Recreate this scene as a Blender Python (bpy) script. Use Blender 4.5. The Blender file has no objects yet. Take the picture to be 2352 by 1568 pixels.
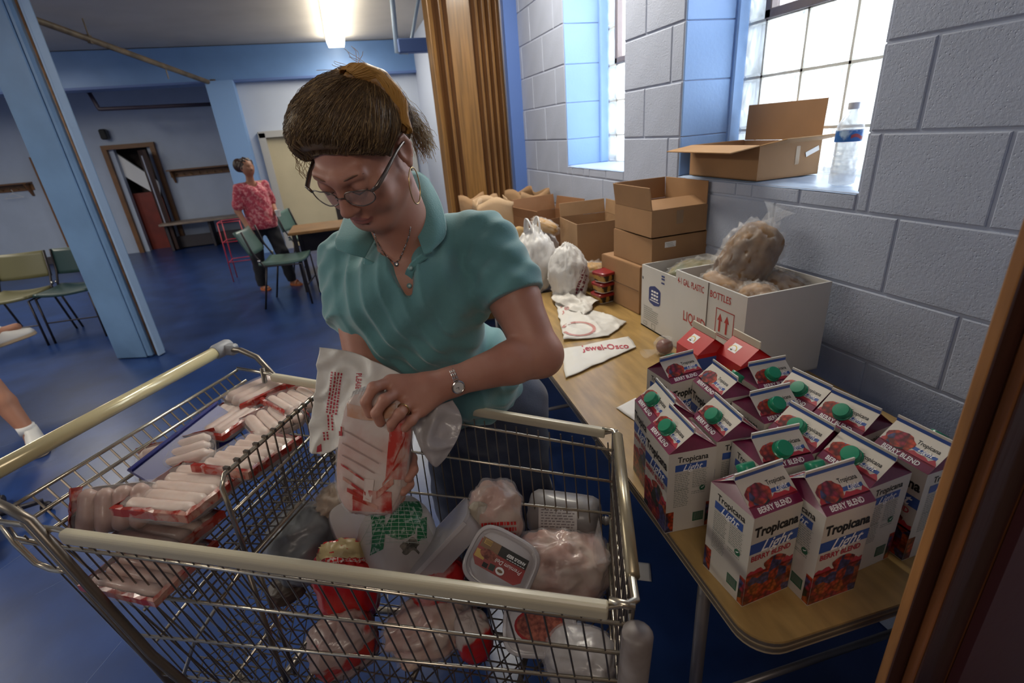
import bpy, math, random
import numpy as np
from mathutils import Vector, Matrix, Euler, noise
random.seed(7); np.random.seed(7)
S = bpy.context.scene; COL = S.collection; PI = math.pi
def V(*a): return Vector(a[0]) if len(a) == 1 else Vector(a)
# ---------------------------------------------------------------- camera
CH = 1.5; FPX = 1137.0
R3 = Matrix(((0.94998, -0.18737, 0.24803), (-0.30178, -0.35198, 0.88601), (-0.07872, -0.91651, -0.39091)))   # rows: world x,y,z of cam right/down/forward
R3 = Matrix(np.linalg.qr(np.array(R3).T)[0].T.tolist()) if False else R3
cd = bpy.data.cameras.new('camera'); cam = bpy.data.objects.new('camera', cd); COL.objects.link(cam)
cr, cdn, cf = R3.col[0].normalized(), R3.col[1], R3.col[2].normalized()
cdn = cf.cross(cr).normalized()
cam.matrix_world = Matrix.Translation((0, 0, CH)) @ Matrix((cr, -cdn, -cf)).transposed().to_4x4()
cd.sensor_width = 36; cd.lens = FPX/2352*36; cd.clip_start = .03; cd.clip_end = 100
cd.dof.use_dof = True; cd.dof.focus_distance = 1.05; cd.dof.aperture_fstop = 5.0
S.camera = cam
# ---------------------------------------------------------------- light and exposure
S.view_settings.view_transform = 'Standard'; S.view_settings.look = 'None'
S.view_settings.gamma = 1; S.view_settings.use_curve_mapping = False
S.view_settings.exposure = -0.12
wd = bpy.data.worlds.new('world'); S.world = wd; wd.use_nodes = True
bg = wd.node_tree.nodes['Background']; bg.inputs[0].default_value = (.93, .97, 1, 1); bg.inputs[1].default_value = 5.0
def area(name, loc, rot, sx, sy, power, col=(1, 1, 1), portal=False):
    l = bpy.data.lights.new(name, 'AREA'); l.shape = 'RECTANGLE'; l.size = sx; l.size_y = sy
    l.energy = power; l.color = col
    if portal: l.cycles.is_portal = True
    l.specular_factor = .25 if name == 'fluorescent_light' else 1
    o = bpy.data.objects.new(name, l); COL.objects.link(o); o.location = loc; o.rotation_euler = rot
    return o
DAY = (.86, .93, 1.0)
area('window_daylight', (1.66, 1.44, 1.95), (0, PI/2, 0), 1.3, .8, 26, DAY)
area('window_daylight', (1.66, 2.67, 1.95), (0, PI/2, 0), 1.3, .66, 30, DAY)
TUBE = (1.0, .93, .80)
# fluorescent strips of the room: x, y, z, length y
LAMPS = [(.17, 7.35, 2.86, 2.5), (-3.9, 7.2, 2.86, 1.2), (-3.7, 2.2, 2.86, 2.4), (-5.2, 5.5, 2.86, 2.4), (.75, 2.6, 2.86, 1.2)]
LPOW = [22, 30, 85, 62, 38]
for (x, y, z, L), p in zip(LAMPS, LPOW):
    area('fluorescent_light', (x, y, z-.14), (0, 0, 0), .22, L, p, TUBE)
area('doorway_fill', (-.5, -1.0, 2.3), (math.radians(30), 0, 0), .7, .5, 10.0, (1, .86, .72))  # added fill lamp behind the camera, lifts face and cart; no fixture there
# ---------------------------------------------------------------- pixel helpers (a pixel of the photograph -> a point on a real plane / at a real depth)
def ray(px, py): return (cr*(px-1176) + cdn*(py-784) + cf*FPX)/FPX
def G(px, py, z): r = ray(px, py); return V(0, 0, CH) + r*((z-CH)/r.z)
def D(px, py, d): return V(0, 0, CH) + ray(px, py)*d
def PX(px, py, x): r = ray(px, py); return V(0, 0, CH) + r*(x/r.x)
def PY(px, py, y): r = ray(px, py); return V(0, 0, CH) + r*(y/r.y)
# ---------------------------------------------------------------- materials
MC = {}
def mat(name, col=(.8, .8, .8), rough=.5, metal=0, bump=0, bscale=60, var=0, vscale=8, spec=.5, trans=0, alpha=1, sheen=0, coat=0, stretch=None, col2=None, emis=None, sss=0, dist=.002, detail=4, lo=.35, hi=.65):
    if name in MC: return MC[name]
    m = bpy.data.materials.new(name); m.use_nodes = True; nt = m.node_tree; N = nt.nodes; L = nt.links
    b = N['Principled BSDF']
    b.inputs['Base Color'].default_value = (*col, 1); b.inputs['Roughness'].default_value = rough
    b.inputs['Metallic'].default_value = metal; b.inputs['Specular IOR Level'].default_value = spec
    b.inputs['Transmission Weight'].default_value = trans; b.inputs['Alpha'].default_value = alpha
    b.inputs['Coat Weight'].default_value = coat; b.inputs['Coat Roughness'].default_value = .12
    b.inputs['Sheen Weight'].default_value = sheen
    if sss: b.inputs['Subsurface Weight'].default_value = sss; b.inputs['Subsurface Radius'].default_value = (.02, .008, .004); b.inputs['Subsurface Scale'].default_value = .5
    if emis: b.inputs['Emission Color'].default_value = (*emis[0], 1); b.inputs['Emission Strength'].default_value = emis[1]
    tc = N.new('ShaderNodeTexCoord'); mp = N.new('ShaderNodeMapping'); L.new(tc.outputs['Object'], mp.inputs[0])
    if stretch: mp.inputs['Scale'].default_value = stretch
    if var or col2:
        n = N.new('ShaderNodeTexNoise'); n.inputs['Scale'].default_value = vscale; n.inputs['Detail'].default_value = detail; L.new(mp.outputs[0], n.inputs['Vector'])
        mr = N.new('ShaderNodeMapRange'); mr.inputs[1].default_value = lo; mr.inputs[2].default_value = hi; L.new(n.outputs['Fac'], mr.inputs[0])
        mx = N.new('ShaderNodeMix'); mx.data_type = 'RGBA'; L.new(mr.outputs[0], mx.inputs[0])
        c2 = col2 if col2 else tuple(c*(1-var) for c in col)
        mx.inputs[6].default_value = (*col, 1); mx.inputs[7].default_value = (*c2, 1); L.new(mx.outputs[2], b.inputs['Base Color'])
    if bump:
        n2 = N.new('ShaderNodeTexNoise'); n2.inputs['Scale'].default_value = bscale; n2.inputs['Detail'].default_value = 5; L.new(mp.outputs[0], n2.inputs['Vector'])
        bp = N.new('ShaderNodeBump'); bp.inputs['Strength'].default_value = bump; bp.inputs['Distance'].default_value = dist
        L.new(n2.outputs['Fac'], bp.inputs['Height']); L.new(bp.outputs[0], b.inputs['Normal'])
    MC[name] = m; return m
def nodes(m): return m.node_tree.nodes, m.node_tree.links, m.node_tree.nodes['Principled BSDF']
# ---------------------------------------------------------------- mesh builder
class MB:
    def __init__(s): s.v = []; s.f = []; s.m = []; s.uv = {}
    def add(s, vs, fs, mi=0):
        n = len(s.v); s.v += [tuple(v) for v in vs]
        for f in fs: s.f.append(tuple(i+n for i in f)); s.m.append(mi)
        return s
    def box(s, c, d, rot=None, mi=0, ch=0):
        x, y, z = d[0]/2, d[1]/2, d[2]/2
        if ch:
            vs = []; fs = []
            for sx in (-1, 1):
                for sy in (-1, 1):
                    for sz in (-1, 1):
                        vs += [(sx*(x-ch), sy*(y-ch), sz*z), (sx*(x-ch), sy*y, sz*(z-ch)), (sx*x, sy*(y-ch), sz*(z-ch))]
            def I(a, b, c, k): return ((a > 0)*4+(b > 0)*2+(c > 0))*3+k
            for q in (-1, 1):
                fs.append([I(-1, -1, q, 0), I(1, -1, q, 0), I(1, 1, q, 0), I(-1, 1, q, 0)][::q])
                fs.append([I(-1, q, -1, 1), I(1, q, -1, 1), I(1, q, 1, 1), I(-1, q, 1, 1)][::-q])
                fs.append([I(q, -1, -1, 2), I(q, 1, -1, 2), I(q, 1, 1, 2), I(q, -1, 1, 2)][::q])
            for a in (-1, 1):
                for b_ in (-1, 1):
                    fs.append([I(-1, a, b_, 0), I(1, a, b_, 0), I(1, a, b_, 1), I(-1, a, b_, 1)][::a*b_])
                    fs.append([I(a, -1, b_, 0), I(a, 1, b_, 0), I(a, 1, b_, 2), I(a, -1, b_, 2)][::-a*b_])
                    fs.append([I(a, b_, -1, 1), I(a, b_, 1, 1), I(a, b_, 1, 2), I(a, b_, -1, 2)][::a*b_])
                    for c_ in (-1, 1): fs.append([I(a, b_, c_, 0), I(a, b_, c_, 1), I(a, b_, c_, 2)][::-a*b_*c_])
        else:
            vs = [(sx*x, sy*y, sz*z) for sx in (-1, 1) for sy in (-1, 1) for sz in (-1, 1)]
            fs = [(0, 1, 3, 2), (4, 6, 7, 5), (0, 4, 5, 1), (2, 3, 7, 6), (0, 2, 6, 4), (1, 5, 7, 3)]
        M = rot.to_matrix() if isinstance(rot, Euler) else (rot if rot is not None else None)
        c = V(c); vs = [(M @ V(v) if M else V(v)) + c for v in vs]
        return s.add(vs, fs, mi)
    def tube(s, pts, r, n=8, closed=False, cap=True, mi=0, flat=1):
        pts = [V(p) for p in pts]; k = len(pts); rr = r if hasattr(r, '__len__') else [r]*k
        vs = []; up = None
        for i, p in enumerate(pts):
            a = pts[(i-1) % k] if (closed or i) else p; b = pts[(i+1) % k] if (closed or i < k-1) else p
            t = (b-a); t = t.normalized() if t.length > 1e-9 else V(0, 0, 1)
            if up is None: up = t.orthogonal().normalized()
            up = (up - t*up.dot(t)); up = up.normalized() if up.length > 1e-6 else t.orthogonal().normalized()
            w = t.cross(up)
            for j in range(n):
                q = 2*PI*j/n; vs.append(p + up*math.cos(q)*rr[i] + w*math.sin(q)*rr[i]*flat)
        fs = []
        for i in range(k if closed else k-1):
            for j in range(n): fs.append((i*n+j, i*n+(j+1) % n, ((i+1) % k)*n+(j+1) % n, ((i+1) % k)*n+j))
        if cap and not closed: fs.append(tuple(range(n-1, -1, -1))); fs.append(tuple((k-1)*n+j for j in range(n)))
        return s.add(vs, fs, mi)
    def lathe(s, prof, n=24, c=(0, 0, 0), M=None, mi=0, sy=1):
        vs = []
        for r, z in prof:
            for j in range(n): q = 2*PI*j/n; vs.append(V(r*math.cos(q), r*math.sin(q)*sy, z))
        if M: vs = [M @ v for v in vs]
        vs = [v + V(c) for v in vs]; fs = []
        for i in range(len(prof)-1):
            for j in range(n): fs.append((i*n+j, i*n+(j+1) % n, (i+1)*n+(j+1) % n, (i+1)*n+j))
        fs.append(tuple(range(n-1, -1, -1))); fs.append(tuple((len(prof)-1)*n+j for j in range(n)))
        return s.add(vs, fs, mi)
    def grid(s, fn, nu, nv, mi=0, closed_u=False):
        vs = [fn(i/(nu if closed_u else nu-1), j/(nv-1)) for j in range(nv) for i in range(nu)]; fs = []
        for j in range(nv-1):
            for i in range(nu if closed_u else nu-1): fs.append((j*nu+i, j*nu+(i+1) % nu, (j+1)*nu+(i+1) % nu, (j+1)*nu+i))
        return s.add(vs, fs, mi)
    def prism(s, poly, z0, z1, M=None, mi=0):
        n = len(poly); vs = [V(p[0], p[1], z0) for p in poly] + [V(p[0], p[1], z1) for p in poly]
        if M: vs = [M @ v for v in vs]
        fs = [tuple(range(n-1, -1, -1)), tuple(range(n, 2*n))] + [(i, (i+1) % n, (i+1) % n+n, i+n) for i in range(n)]
        return s.add(vs, fs, mi)
    def quad(s, a, b, c, d, mi=0): return s.add([a, b, c, d], [(0, 1, 2, 3)], mi)
    def build(s, name, mats, parent=None, smooth=False, loc=None, solid=0, sub=0, bev=0, kind=None, angle=None):
        me = bpy.data.meshes.new(name); me.from_pydata(s.v, [], s.f)
        for m in (mats if isinstance(mats, (list, tuple)) else [mats]): me.materials.append(m)
        me.polygons.foreach_set('material_index', s.m)
        if smooth: me.polygons.foreach_set('use_smooth', [True]*len(s.f))
        me.update()
        if angle: me.set_sharp_from_angle(angle=math.radians(angle))
        o = bpy.data.objects.new(name, me); COL.objects.link(o)
        if parent: o.parent = parent
        if loc is not None: o.location = loc
        if bev: q = o.modifiers.new('b', 'BEVEL'); q.width = bev; q.segments = 2; q.limit_method = 'ANGLE'
        if solid: q = o.modifiers.new('s', 'SOLIDIFY'); q.thickness = solid; q.offset = 0
        if sub: q = o.modifiers.new('u', 'SUBSURF'); q.levels = sub; q.render_levels = sub
        if kind: o['kind'] = kind
        return o
def tag(o, label, cat, group=None, kind=None):
    if label: o['label'] = label
    if cat: o['category'] = cat
    if group: o['group'] = group
    if kind: o['kind'] = kind
    return o
def thing(name, label, cat, loc=(0, 0, 0), rz=0, group=None):
    o = bpy.data.objects.new(name, None); COL.objects.link(o); o.location = loc; o.rotation_euler = (0, 0, rz)
    o.empty_display_size = .05
    return tag(o, label, cat, group)
def copy_tree(o, parent=None):
    c = o.copy(); COL.objects.link(c); c.parent = parent
    for ch in list(o.children): copy_tree(ch, c)
    return c
def struct(o): o['kind'] = 'structure'; return o
TX = {}
def text(s, size, bold=0, shear=0, sx=1, align='LEFT'):
    k = (s, bold, shear, sx, align)
    if k not in TX:
        cu = bpy.data.curves.new('t', 'FONT'); cu.body = s; cu.size = 1; cu.offset = bold; cu.shear = shear; cu.resolution_u = 2
        cu.align_x = align; ob = bpy.data.objects.new('t', cu); COL.objects.link(ob)
        dg = bpy.context.evaluated_depsgraph_get(); me = ob.evaluated_get(dg).to_mesh()
        TX[k] = ([(v.co.x*sx, v.co.y) for v in me.vertices], [tuple(p.vertices) for p in me.polygons])
        ob.evaluated_get(dg).to_mesh_clear(); bpy.data.objects.remove(ob); bpy.data.curves.remove(cu)
    vs, fs = TX[k]; return [(x*size, y*size) for x, y in vs], fs
def put_text(mb, s, size, M, mi=0, **k):
    vs, fs = text(s, size, **k); mb.add([M @ V(x, y, 0) for x, y in vs], fs, mi)
def frame(o, xdir, ydir):          # matrix whose local x,y run along xdir,ydir on a surface
    x = V(xdir).normalized(); y = V(ydir); y = (y-x*y.dot(x)).normalized(); z = x.cross(y)
    M = Matrix((x, y, z)).transposed().to_4x4(); M.translation = V(o); return M
def fbm(p, sc, oct=3): return noise.fractal(V(p)*sc, 1.0, 2.0, oct)
# ================================================================ SETTING
# floor: glossy blue tiles
mf = mat('blue_floor', (.014, .042, .16), .34, bump=.25, bscale=9, var=.35, vscale=3.5, spec=.5, coat=.12, dist=.004)
N, L, b = nodes(mf); b.inputs['Coat Roughness'].default_value = .2
fl = struct(MB().box((-2.5, 5, -.05), (13, 14, .1)).build('floor', mf))
mb = MB()
for k in range(26):        # fine seams / scuffs pressed into the vinyl
    x = -4+random.random()*4; y = random.random()*4+.3; a = random.uniform(.2, 1.2); l = random.uniform(.15, .6)
    mb.box((x, y, .0004), (l, .0016, .0006), Euler((0, 0, a)))
mb.build('scuff_marks', mat('scuff', (.10, .14, .27), .4), fl, kind='stuff')
# ceiling
mce = mat('ceiling_plaster', (.62, .56, .50), .85, bump=.4, bscale=30, var=.12, vscale=1.5)
struct(MB().box((-2.5, 5, 2.98), (13, 14, .1)).build('ceiling', mce))
BLUE = (.13, .25, .50); PALE = (.40, .47, .62)
mblue = mat('blue_paint', BLUE, .45, bump=.15, bscale=25, var=.1, vscale=3)
mpale = mat('pale_wall_paint', PALE, .55, bump=.3, bscale=90, var=.06, vscale=4)
mblk = mat('block_paint', (.40, .44, .55), .6, bump=.55, bscale=150, var=.07, vscale=6, dist=.003)
mmort = mat('mortar_paint', (.40, .44, .55), .7, bump=.3, bscale=80)
mjamb = mat('jamb_paint', (.25, .42, .75), .5, bump=.35, bscale=80, var=.06, vscale=5)
# pitted relief on the block paint
N, L, b = nodes(mblk)
vo = N.new('ShaderNodeTexVoronoi'); vo.inputs['Scale'].default_value = 130; tc = N.new('ShaderNodeTexCoord')
n0 = N.new('ShaderNodeTexNoise'); n0.inputs['Scale'].default_value = 30; L.new(tc.outputs['Object'], n0.inputs['Vector'])
L.new(tc.outputs['Object'], vo.inputs['Vector'])
r0 = N.new('ShaderNodeMapRange'); r0.inputs[1].default_value = .08; r0.inputs[2].default_value = .3; L.new(vo.outputs['Distance'], r0.inputs[0])
r1 = N.new('ShaderNodeMapRange'); r1.inputs[1].default_value = .46; r1.inputs[2].default_value = .58; L.new(n0.outputs['Fac'], r1.inputs[0])
mm = N.new('ShaderNodeMath'); mm.operation = 'MAXIMUM'; L.new(r0.outputs[0], mm.inputs[0]); L.new(r1.outputs[0], mm.inputs[1])
bp0 = [n for n in N if n.bl_idname == 'ShaderNodeBump'][0]
bp = N.new('ShaderNodeBump'); bp.inputs['Strength'].default_value = .38; bp.inputs['Distance'].default_value = .003
L.new(mm.outputs[0], bp.inputs['Height']); L.new(bp0.outputs[0], bp.inputs['Normal']); L.new(bp.outputs[0], b.inputs['Normal'])

WX = 1.31; CHH = .203; SILL = 1.27; WTOP = 2.64
WIN = [(1.054, 1.876), (2.329, 3.03)]
TH = .50
# mortar body of the right wall (pieces round the openings)
mb = MB()
def slab(y0, y1, z0, z1, x0=WX+.0012, x1=WX+TH): mb.box(((x0+x1)/2, (y0+y1)/2, (z0+z1)/2), (x1-x0, y1-y0, z1-z0))
slab(.1, 3.825, 0, SILL-.052); slab(.1, 3.825, WTOP, 2.93)
slab(.1, WIN[0][0], SILL-.052, WTOP); slab(WIN[0][1], WIN[1][0], SILL-.052, WTOP); slab(WIN[1][1], 3.825, SILL-.052, WTOP)
for a, c in WIN: slab(a, c, SILL-.052, SILL-.003)
slab(3.825, 9.6, 0, 2.93, WX)
wr = struct(mb.build('wall_right', mmort))
blkcache = {}
def block(y0, y1, z0, z1):
    g = .0032; y0 += g; y1 -= g; z0 += g; z1 -= g
    if y1-y0 < .012 or z1-z0 < .012: return
    k = (round(y1-y0, 3), round(z1-z0, 3))
    if k not in blkcache:
        o = MB(); hy, hz = k[0]/2, k[1]/2; c = .004
        vs = [(.006, -hy, -hz), (.006, hy, -hz), (.006, hy, hz), (.006, -hy, hz), (-.001, -hy+c*.3, -hz+c*.3), (-.001, hy-c*.3, -hz+c*.3), (-.001, hy-c*.3, hz-c*.3), (-.001, -hy+c*.3, hz-c*.3),
              (-.003, -hy+c, -hz+c), (-.003, hy-c, -hz+c), (-.003, hy-c, hz-c), (-.003, -hy+c, hz-c)]
        fs = [(11, 10, 9, 8)]
        for q in range(4):
            r = (q+1) % 4; fs += [(q, 4+q, 4+r, r)[::-1], (4+q, 8+q, 8+r, 4+r)[::-1]]
        blkcache[k] = o.add(vs, fs).build('concrete_block', mblk, wr); ob = blkcache[k]
    else: ob = blkcache[k].copy(); COL.objects.link(ob)
    ob.location = (WX+random.uniform(-.0012, .0012), (y0+y1)/2, (z0+z1)/2)
def spans(y0, y1, z0):
    out = [(y0, y1)]
    if z0 > SILL-.06 and z0 < WTOP-.01:
        for a, c in WIN:
            n = []
            for p, q in out:
                if q <= a or p >= c: n.append((p, q))
                else:
                    if p < a: n.append((p, a))
                    if q > c: n.append((c, q))
            out = n
    return out
for k in range(15):
    z0 = k*CHH; z1 = min(z0+CHH, 2.93)
    off = .93 if k % 2 else .737
    ys = [off+(i-4)*.406 for i in range(14)]
    for ya, yb in zip(ys[:-1], ys[1:]):
        ya = max(ya, .31); yb = min(yb, 3.825)
        if yb-ya < .02: continue
        for p, q in spans(ya, yb, z0):
            if k == 6 and abs(q-1.054) < .01 and p < 1.0: block(p, 1.018, z0, z1); block(1.018, q, z0, z1)
            elif k == 13 and spans(p, q, SILL): block(p, q, z0, z1)
            else: block(p, q, z0, z1)
for a, c in WIN:       # thin course under the sills
    y = a
    for w in (.19, .2, .08, .16, .2):
        if y >= c-.01: break
        block(y, min(y+w, c), 6*CHH, SILL-.003); y += w
# reveals, sills, windows
mglass = bpy.data.materials.new('glass_block'); mglass.use_nodes = True
N = mglass.node_tree.nodes; L = mglass.node_tree.links; N.clear()
out = N.new('ShaderNodeOutputMaterial'); tr = N.new('ShaderNodeBsdfTransparent'); tl = N.new('ShaderNodeBsdfTranslucent'); gl = N.new('ShaderNodeBsdfGlossy')
tc = N.new('ShaderNodeTexCoord'); nz = N.new('ShaderNodeTexNoise'); nz.inputs['Scale'].default_value = 14; nz.inputs['Distortion'].default_value = 2
mp = N.new('ShaderNodeMapping'); mp.inputs['Scale'].default_value = (1, 2.4, .8); L.new(tc.outputs['Object'], mp.inputs[0]); L.new(mp.outputs[0], nz.inputs['Vector'])
cr_ = N.new('ShaderNodeValToRGB'); cr_.color_ramp.elements[0].position = .35; cr_.color_ramp.elements[0].color = (.16, .155, .15, 1); cr_.color_ramp.elements[1].position = .52; cr_.color_ramp.elements[1].color = (.9, .92, .93, 1)
L.new(nz.outputs['Fac'], cr_.inputs[0]); L.new(cr_.outputs[0], tr.inputs[0]); tl.inputs[0].default_value = (.8, .85, .88, 1); gl.inputs['Roughness'].default_value = .15
m1 = N.new('ShaderNodeMixShader'); m1.inputs[0].default_value = .3; L.new(tr.outputs[0], m1.inputs[1]); L.new(tl.outputs[0], m1.inputs[2])
m2 = N.new('ShaderNodeMixShader'); m2.inputs[0].default_value = .06; L.new(m1.outputs[0], m2.inputs[1]); L.new(gl.outputs[0], m2.inputs[2]); L.new(m2.outputs[0], out.inputs[0])
mgrid = mat('window_mortar', (.55, .53, .47), .8, bump=.3)
msteel = mat('window_steel', (.16, .13, .13), .5, bump=.3, bscale=60)
msill = mat('sill_paint', (.40, .52, .72), .4, bump=.25, bscale=50, var=.1, vscale=9)
GX = 1.585; B = .1905
def window(n, y0, y1, yl):
    w = struct(MB().box((GX+.085, (y0+y1)/2, (SILL+WTOP)/2), (.02, .001, .001)).build(f'window_{n}', mgrid))
    # mortar grid
    g = MB(); zs = []; z = 1.424-B*1
    zs = [1.424+B*i for i in range(-1, 8)]; ysl = []
    yy = yl
    while yy > y0-B: ysl.append(yy); yy -= B
    hop = (yl-2*B, yl, 1.424+2*B, 1.424+5*B)
    for z in zs:
        if z < SILL or z > WTOP: continue
        if hop[2]+.01 < z < hop[3]-.01:
            g.box((GX+.045, (yl+y1)/2, z), (.07, y1-yl, .009))
            if hop[0] > y0: g.box((GX+.045, (y0+hop[0])/2, z), (.07, hop[0]-y0, .009))
        else: g.box((GX+.045, (y0+y1)/2, z), (.07, y1-y0, .009))
    for y in ysl:
        if y < y0 or y > y1: continue
        if hop[0]+.01 < y < hop[1]-.01:
            g.box((GX+.045, y, (SILL+hop[2])/2), (.07, .009, hop[2]-SILL)); g.box((GX+.045, y, (WTOP+hop[3])/2), (.07, .009, WTOP-hop[3]))
        else: g.box((GX+.045, y, (SILL+WTOP)/2), (.07, .009, WTOP-SILL))
    g.build('mortar_grid', mgrid, w)
    for i in range(-1, 8):
        for yb in [yl+B]+ysl:
            a, c = max(yb-B, y0)+.005, min(yb, y1)-.005; p, q = max(1.424+B*i, SILL)+.005, min(1.424+B*(i+1), WTOP)-.005
            if c-a < .02 or q-p < .015: continue
            if a > hop[0]-.01 and c < hop[1]+.01 and p > hop[2]-.01 and q < hop[3]+.01: continue
            o = MB().box((0, 0, 0), (.078, c-a, q-p), ch=.009).build('glass_block', mglass, w); o.location = (GX+.041, (a+c)/2, (p+q)/2)
    # steel hopper
    f = MB(); a, c, p, q = max(hop[0], y0), hop[1], hop[2], hop[3]
    for (ya, yb, za, zb) in ((a, c, p, p+.03), (a, c, q-.03, q), (a, a+.03, p, q), (c-.03, c, p, q)): f.box((GX+.02, (ya+yb)/2, (za+zb)/2), (.05, yb-ya, zb-za), ch=.003)
    fo = f.build('hopper_frame', msteel, w); MB().box((GX+.03, (a+c)/2, (p+q)/2), (.004, c-a-.06, q-p-.06)).build('pane', mat('frosted_pane', (.95, .95, 1), .6, trans=.9, alpha=.55), fo)
    # reveals: stacked painted blocks and a stop strip
    for k in range(7):
        z0, z1 = max(SILL, (6+k)*CHH)+.001, min(WTOP, (7+k)*CHH)-.002
        if z1 > z0+.02:
            for s_, yy in ((1, y1), (-1, y0)):
                MB().box((WX+.138, yy+s_*.0, (z0+z1)/2), (.272, .012, z1-z0), ch=.002).build('jamb_block', mjamb if s_ > 0 else mblk, w)
    MB().box((GX-.028, y1-.010, (SILL+WTOP)/2), (.055, .022, WTOP-SILL), ch=.006).build('stop_strip', mjamb, w)
    MB().box((GX-.028, y0+.010, (SILL+WTOP)/2), (.055, .022, WTOP-SILL), ch=.006).build('stop_strip', mjamb, w)
    def sf(u, v):
        x = WX-.004+u*(GX-WX+.01); y = y0+.004+v*(y1-y0-.008)
        return (x, y, SILL+.002*fbm((x, y, 0), 9)-(.006 if u < .02 else 0))
    MB().grid(sf, 14, 30).build('sill', msill, w, smooth=True)
window(1, *WIN[0], 1.778); window(2, *WIN[1], 2.93)
# front wall (the doorway the photographer stands in)
mwf = mat('front_wall_paint', (.33, .38, .5), .6, bump=.3)
wf = struct(MB().box((1.15, .274, 1.465), (.90, .022, 2.93)).box((-4.3, .0, 1.465), (6.5, .12, 2.93)).box((-.24, .1, 2.6), (1.8, .1, .66)).build('wall_front', mwf))
mdoorw = mat('door_wood', (.26, .095, .03), .35, bump=.3, bscale=20, var=.5, vscale=5, stretch=(9, 9, .6), coat=.3)
mdoorl = mat('door_wood_highlight', (.42, .19, .06), .4, bump=.3, bscale=25, var=.4, vscale=6, stretch=(9, 9, .8), coat=.2)  # lighter wood tone: the casing edge's highlight is put into its colour
mdoord = mat('door_dark', (.055, .02, .014), .4, bump=.2, bscale=20, var=.3, vscale=5, stretch=(9, 9, .6))
df = struct(MB().box((.624, .2789, 1.2), (.152, .0122, 2.4), ch=.002).build('door_1', mdoorl))
MB().box((.6245, .2728, 1.2), (.151, .002, 2.4)).build('jamb', mdoord, df)
MB().box((.6365, .2645, 1.2), (.127, .0150, 2.4), ch=.003).build('stop_moulding', mdoorw, df)
MB().box((.6035, .2560, 1.2), (.060, .0020, 2.4)).build('rebate', mdoord, df)
MB().box((.93, .2505, 1.2), (.576, .0110, 2.36)).build('door_leaf', mat('maroon_door', (.075, .022, .024), .45, bump=.2, bscale=30), df)
MB().box((.66, .2485, 1.2), (.02, .003, 2.3)).build('leaf_edge', mdoord, df)
# corridor behind the photographer
struct(MB().box((-.2, -1.7, 1.4), (3.2, .1, 2.9)).box((1.35, -.8, 1.4), (.1, 1.7, 2.9)).box((-1.8, -.8, 1.4), (.1, 1.7, 2.9)).build('wall_corridor', mat('corridor_paint', (.3, .22, .18), .7)))
struct(MB().box((-8.2, 4.5, 1.465), (.12, 13, 2.93)).build('wall_left', mpale))
# far wall with door
FY = 9.0
mwhite = mat('white_wall', (.50, .55, .66), .6, bump=.25, bscale=60, var=.05, vscale=2)
wfar = struct(MB().box((-1.35, FY+.06, 1.465), (.26, .12, 2.93)).box((.09, FY+.06, 2.355), (2.62, .12, 1.15)).box((1.35, FY+.06, .89), (.4, .12, 1.78)).build('wall_far', mwhite))
wback = struct(MB().box((-5.9, 10.66, 1.465), (4.35, .12, 2.93)).box((-2.4, 10.66, 1.465), (1.65, .12, 2.93)).box((-3.475, 10.66, 2.36), (.5, .12, 1.14)).build('wall_back', mpale))
struct(MB().box((-1.45, 9.8, 1.465), (.12, 1.6, 2.93)).build('wall_alcove', mpale))
struct(MB().box((-3.3, FY+.05, 2.69), (9.6, .3, .46)).build('trim_1', mblue))                 # blue beam under the ceiling
struct(MB().box((-3.3, FY-.115, 2.475), (9.6, .03, .03)).build('trim_2', mat('dark_blue_paint', (.09, .15, .36), .6)))  # darker blue strip along the beam's lower front edge
struct(MB().box((-1.52, FY-.06, 1.24), (.36, .3, 2.48)).build('trim_3', mat('pilaster_blue', (.20, .34, .60), .5, bump=.1, bscale=20)))
# door behind her: cream door, white frame
mframe = mat('white_frame', (.42, .41, .40), .5, bump=.1)
dd = struct(MB().box((-1.16, FY-.03, .88), (.1, .1, 1.76)).build('door_2', mframe))
MB().box((-.05, FY-.03, 1.74), (2.3, .1, .09)).build('frame_head', mframe, dd)
MB().box((1.08, FY-.03, .88), (.1, .1, 1.76)).build('frame_post', mframe, dd)
MB().box((-.73, FY+.045, .87), (.80, .04, 1.72), Euler((0, 0, .12))).build('door_leaf', mat('cream_door', (.50, .43, .29), .55, bump=.15, bscale=14, var=.12, vscale=2), dd)
MB().lathe([(.0, 0), (.026, .004), (.03, .02), (.02, .04), (.0, .045)], 12, (-.40, FY-.0, .85), Euler((PI/2, 0, 0)).to_matrix()).build('door_knob', mat('brass', (.5, .35, .12), .3, 1), dd, smooth=True)
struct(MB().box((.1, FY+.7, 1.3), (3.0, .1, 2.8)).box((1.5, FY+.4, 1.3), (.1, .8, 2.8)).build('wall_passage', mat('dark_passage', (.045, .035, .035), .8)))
# staircase door at the back left (brown frame, red door under white soffit)
mbrown = mat('brown_frame', (.20, .09, .035), .5, bump=.2, var=.3, vscale=4)
ds = struct(MB().box((-3.12, 10.57, .88), (.07, .1, 1.76)).build('door_3', mbrown))
MB().box((-3.83, 10.57, .88), (.07, .1, 1.76)).build('frame_post', mbrown, ds)
MB().box((-3.47, 10.57, 1.77), (.78, .12, .07)).build('frame_head', mbrown, ds)
MB().box((-3.24, 10.35, .86), (.3, .04, 1.66), Euler((0, 0, -1.0))).build('open_door_leaf', mat('dark_brown', (.055, .03, .025), .5), ds)
MB().box((-3.25, 10.33, 1.0), (.04, .02, 1.2), Euler((0, 0, -1.0))).build('glass_strip', mat('strip_glass', (.5, .55, .7), .2), ds)
MB().box((-3.55, 10.8, .5), (.5, .04, 1.0)).build('red_door', mat('red_door', (.20, .022, .012), .5, var=.3, vscale=4), ds)
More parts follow.
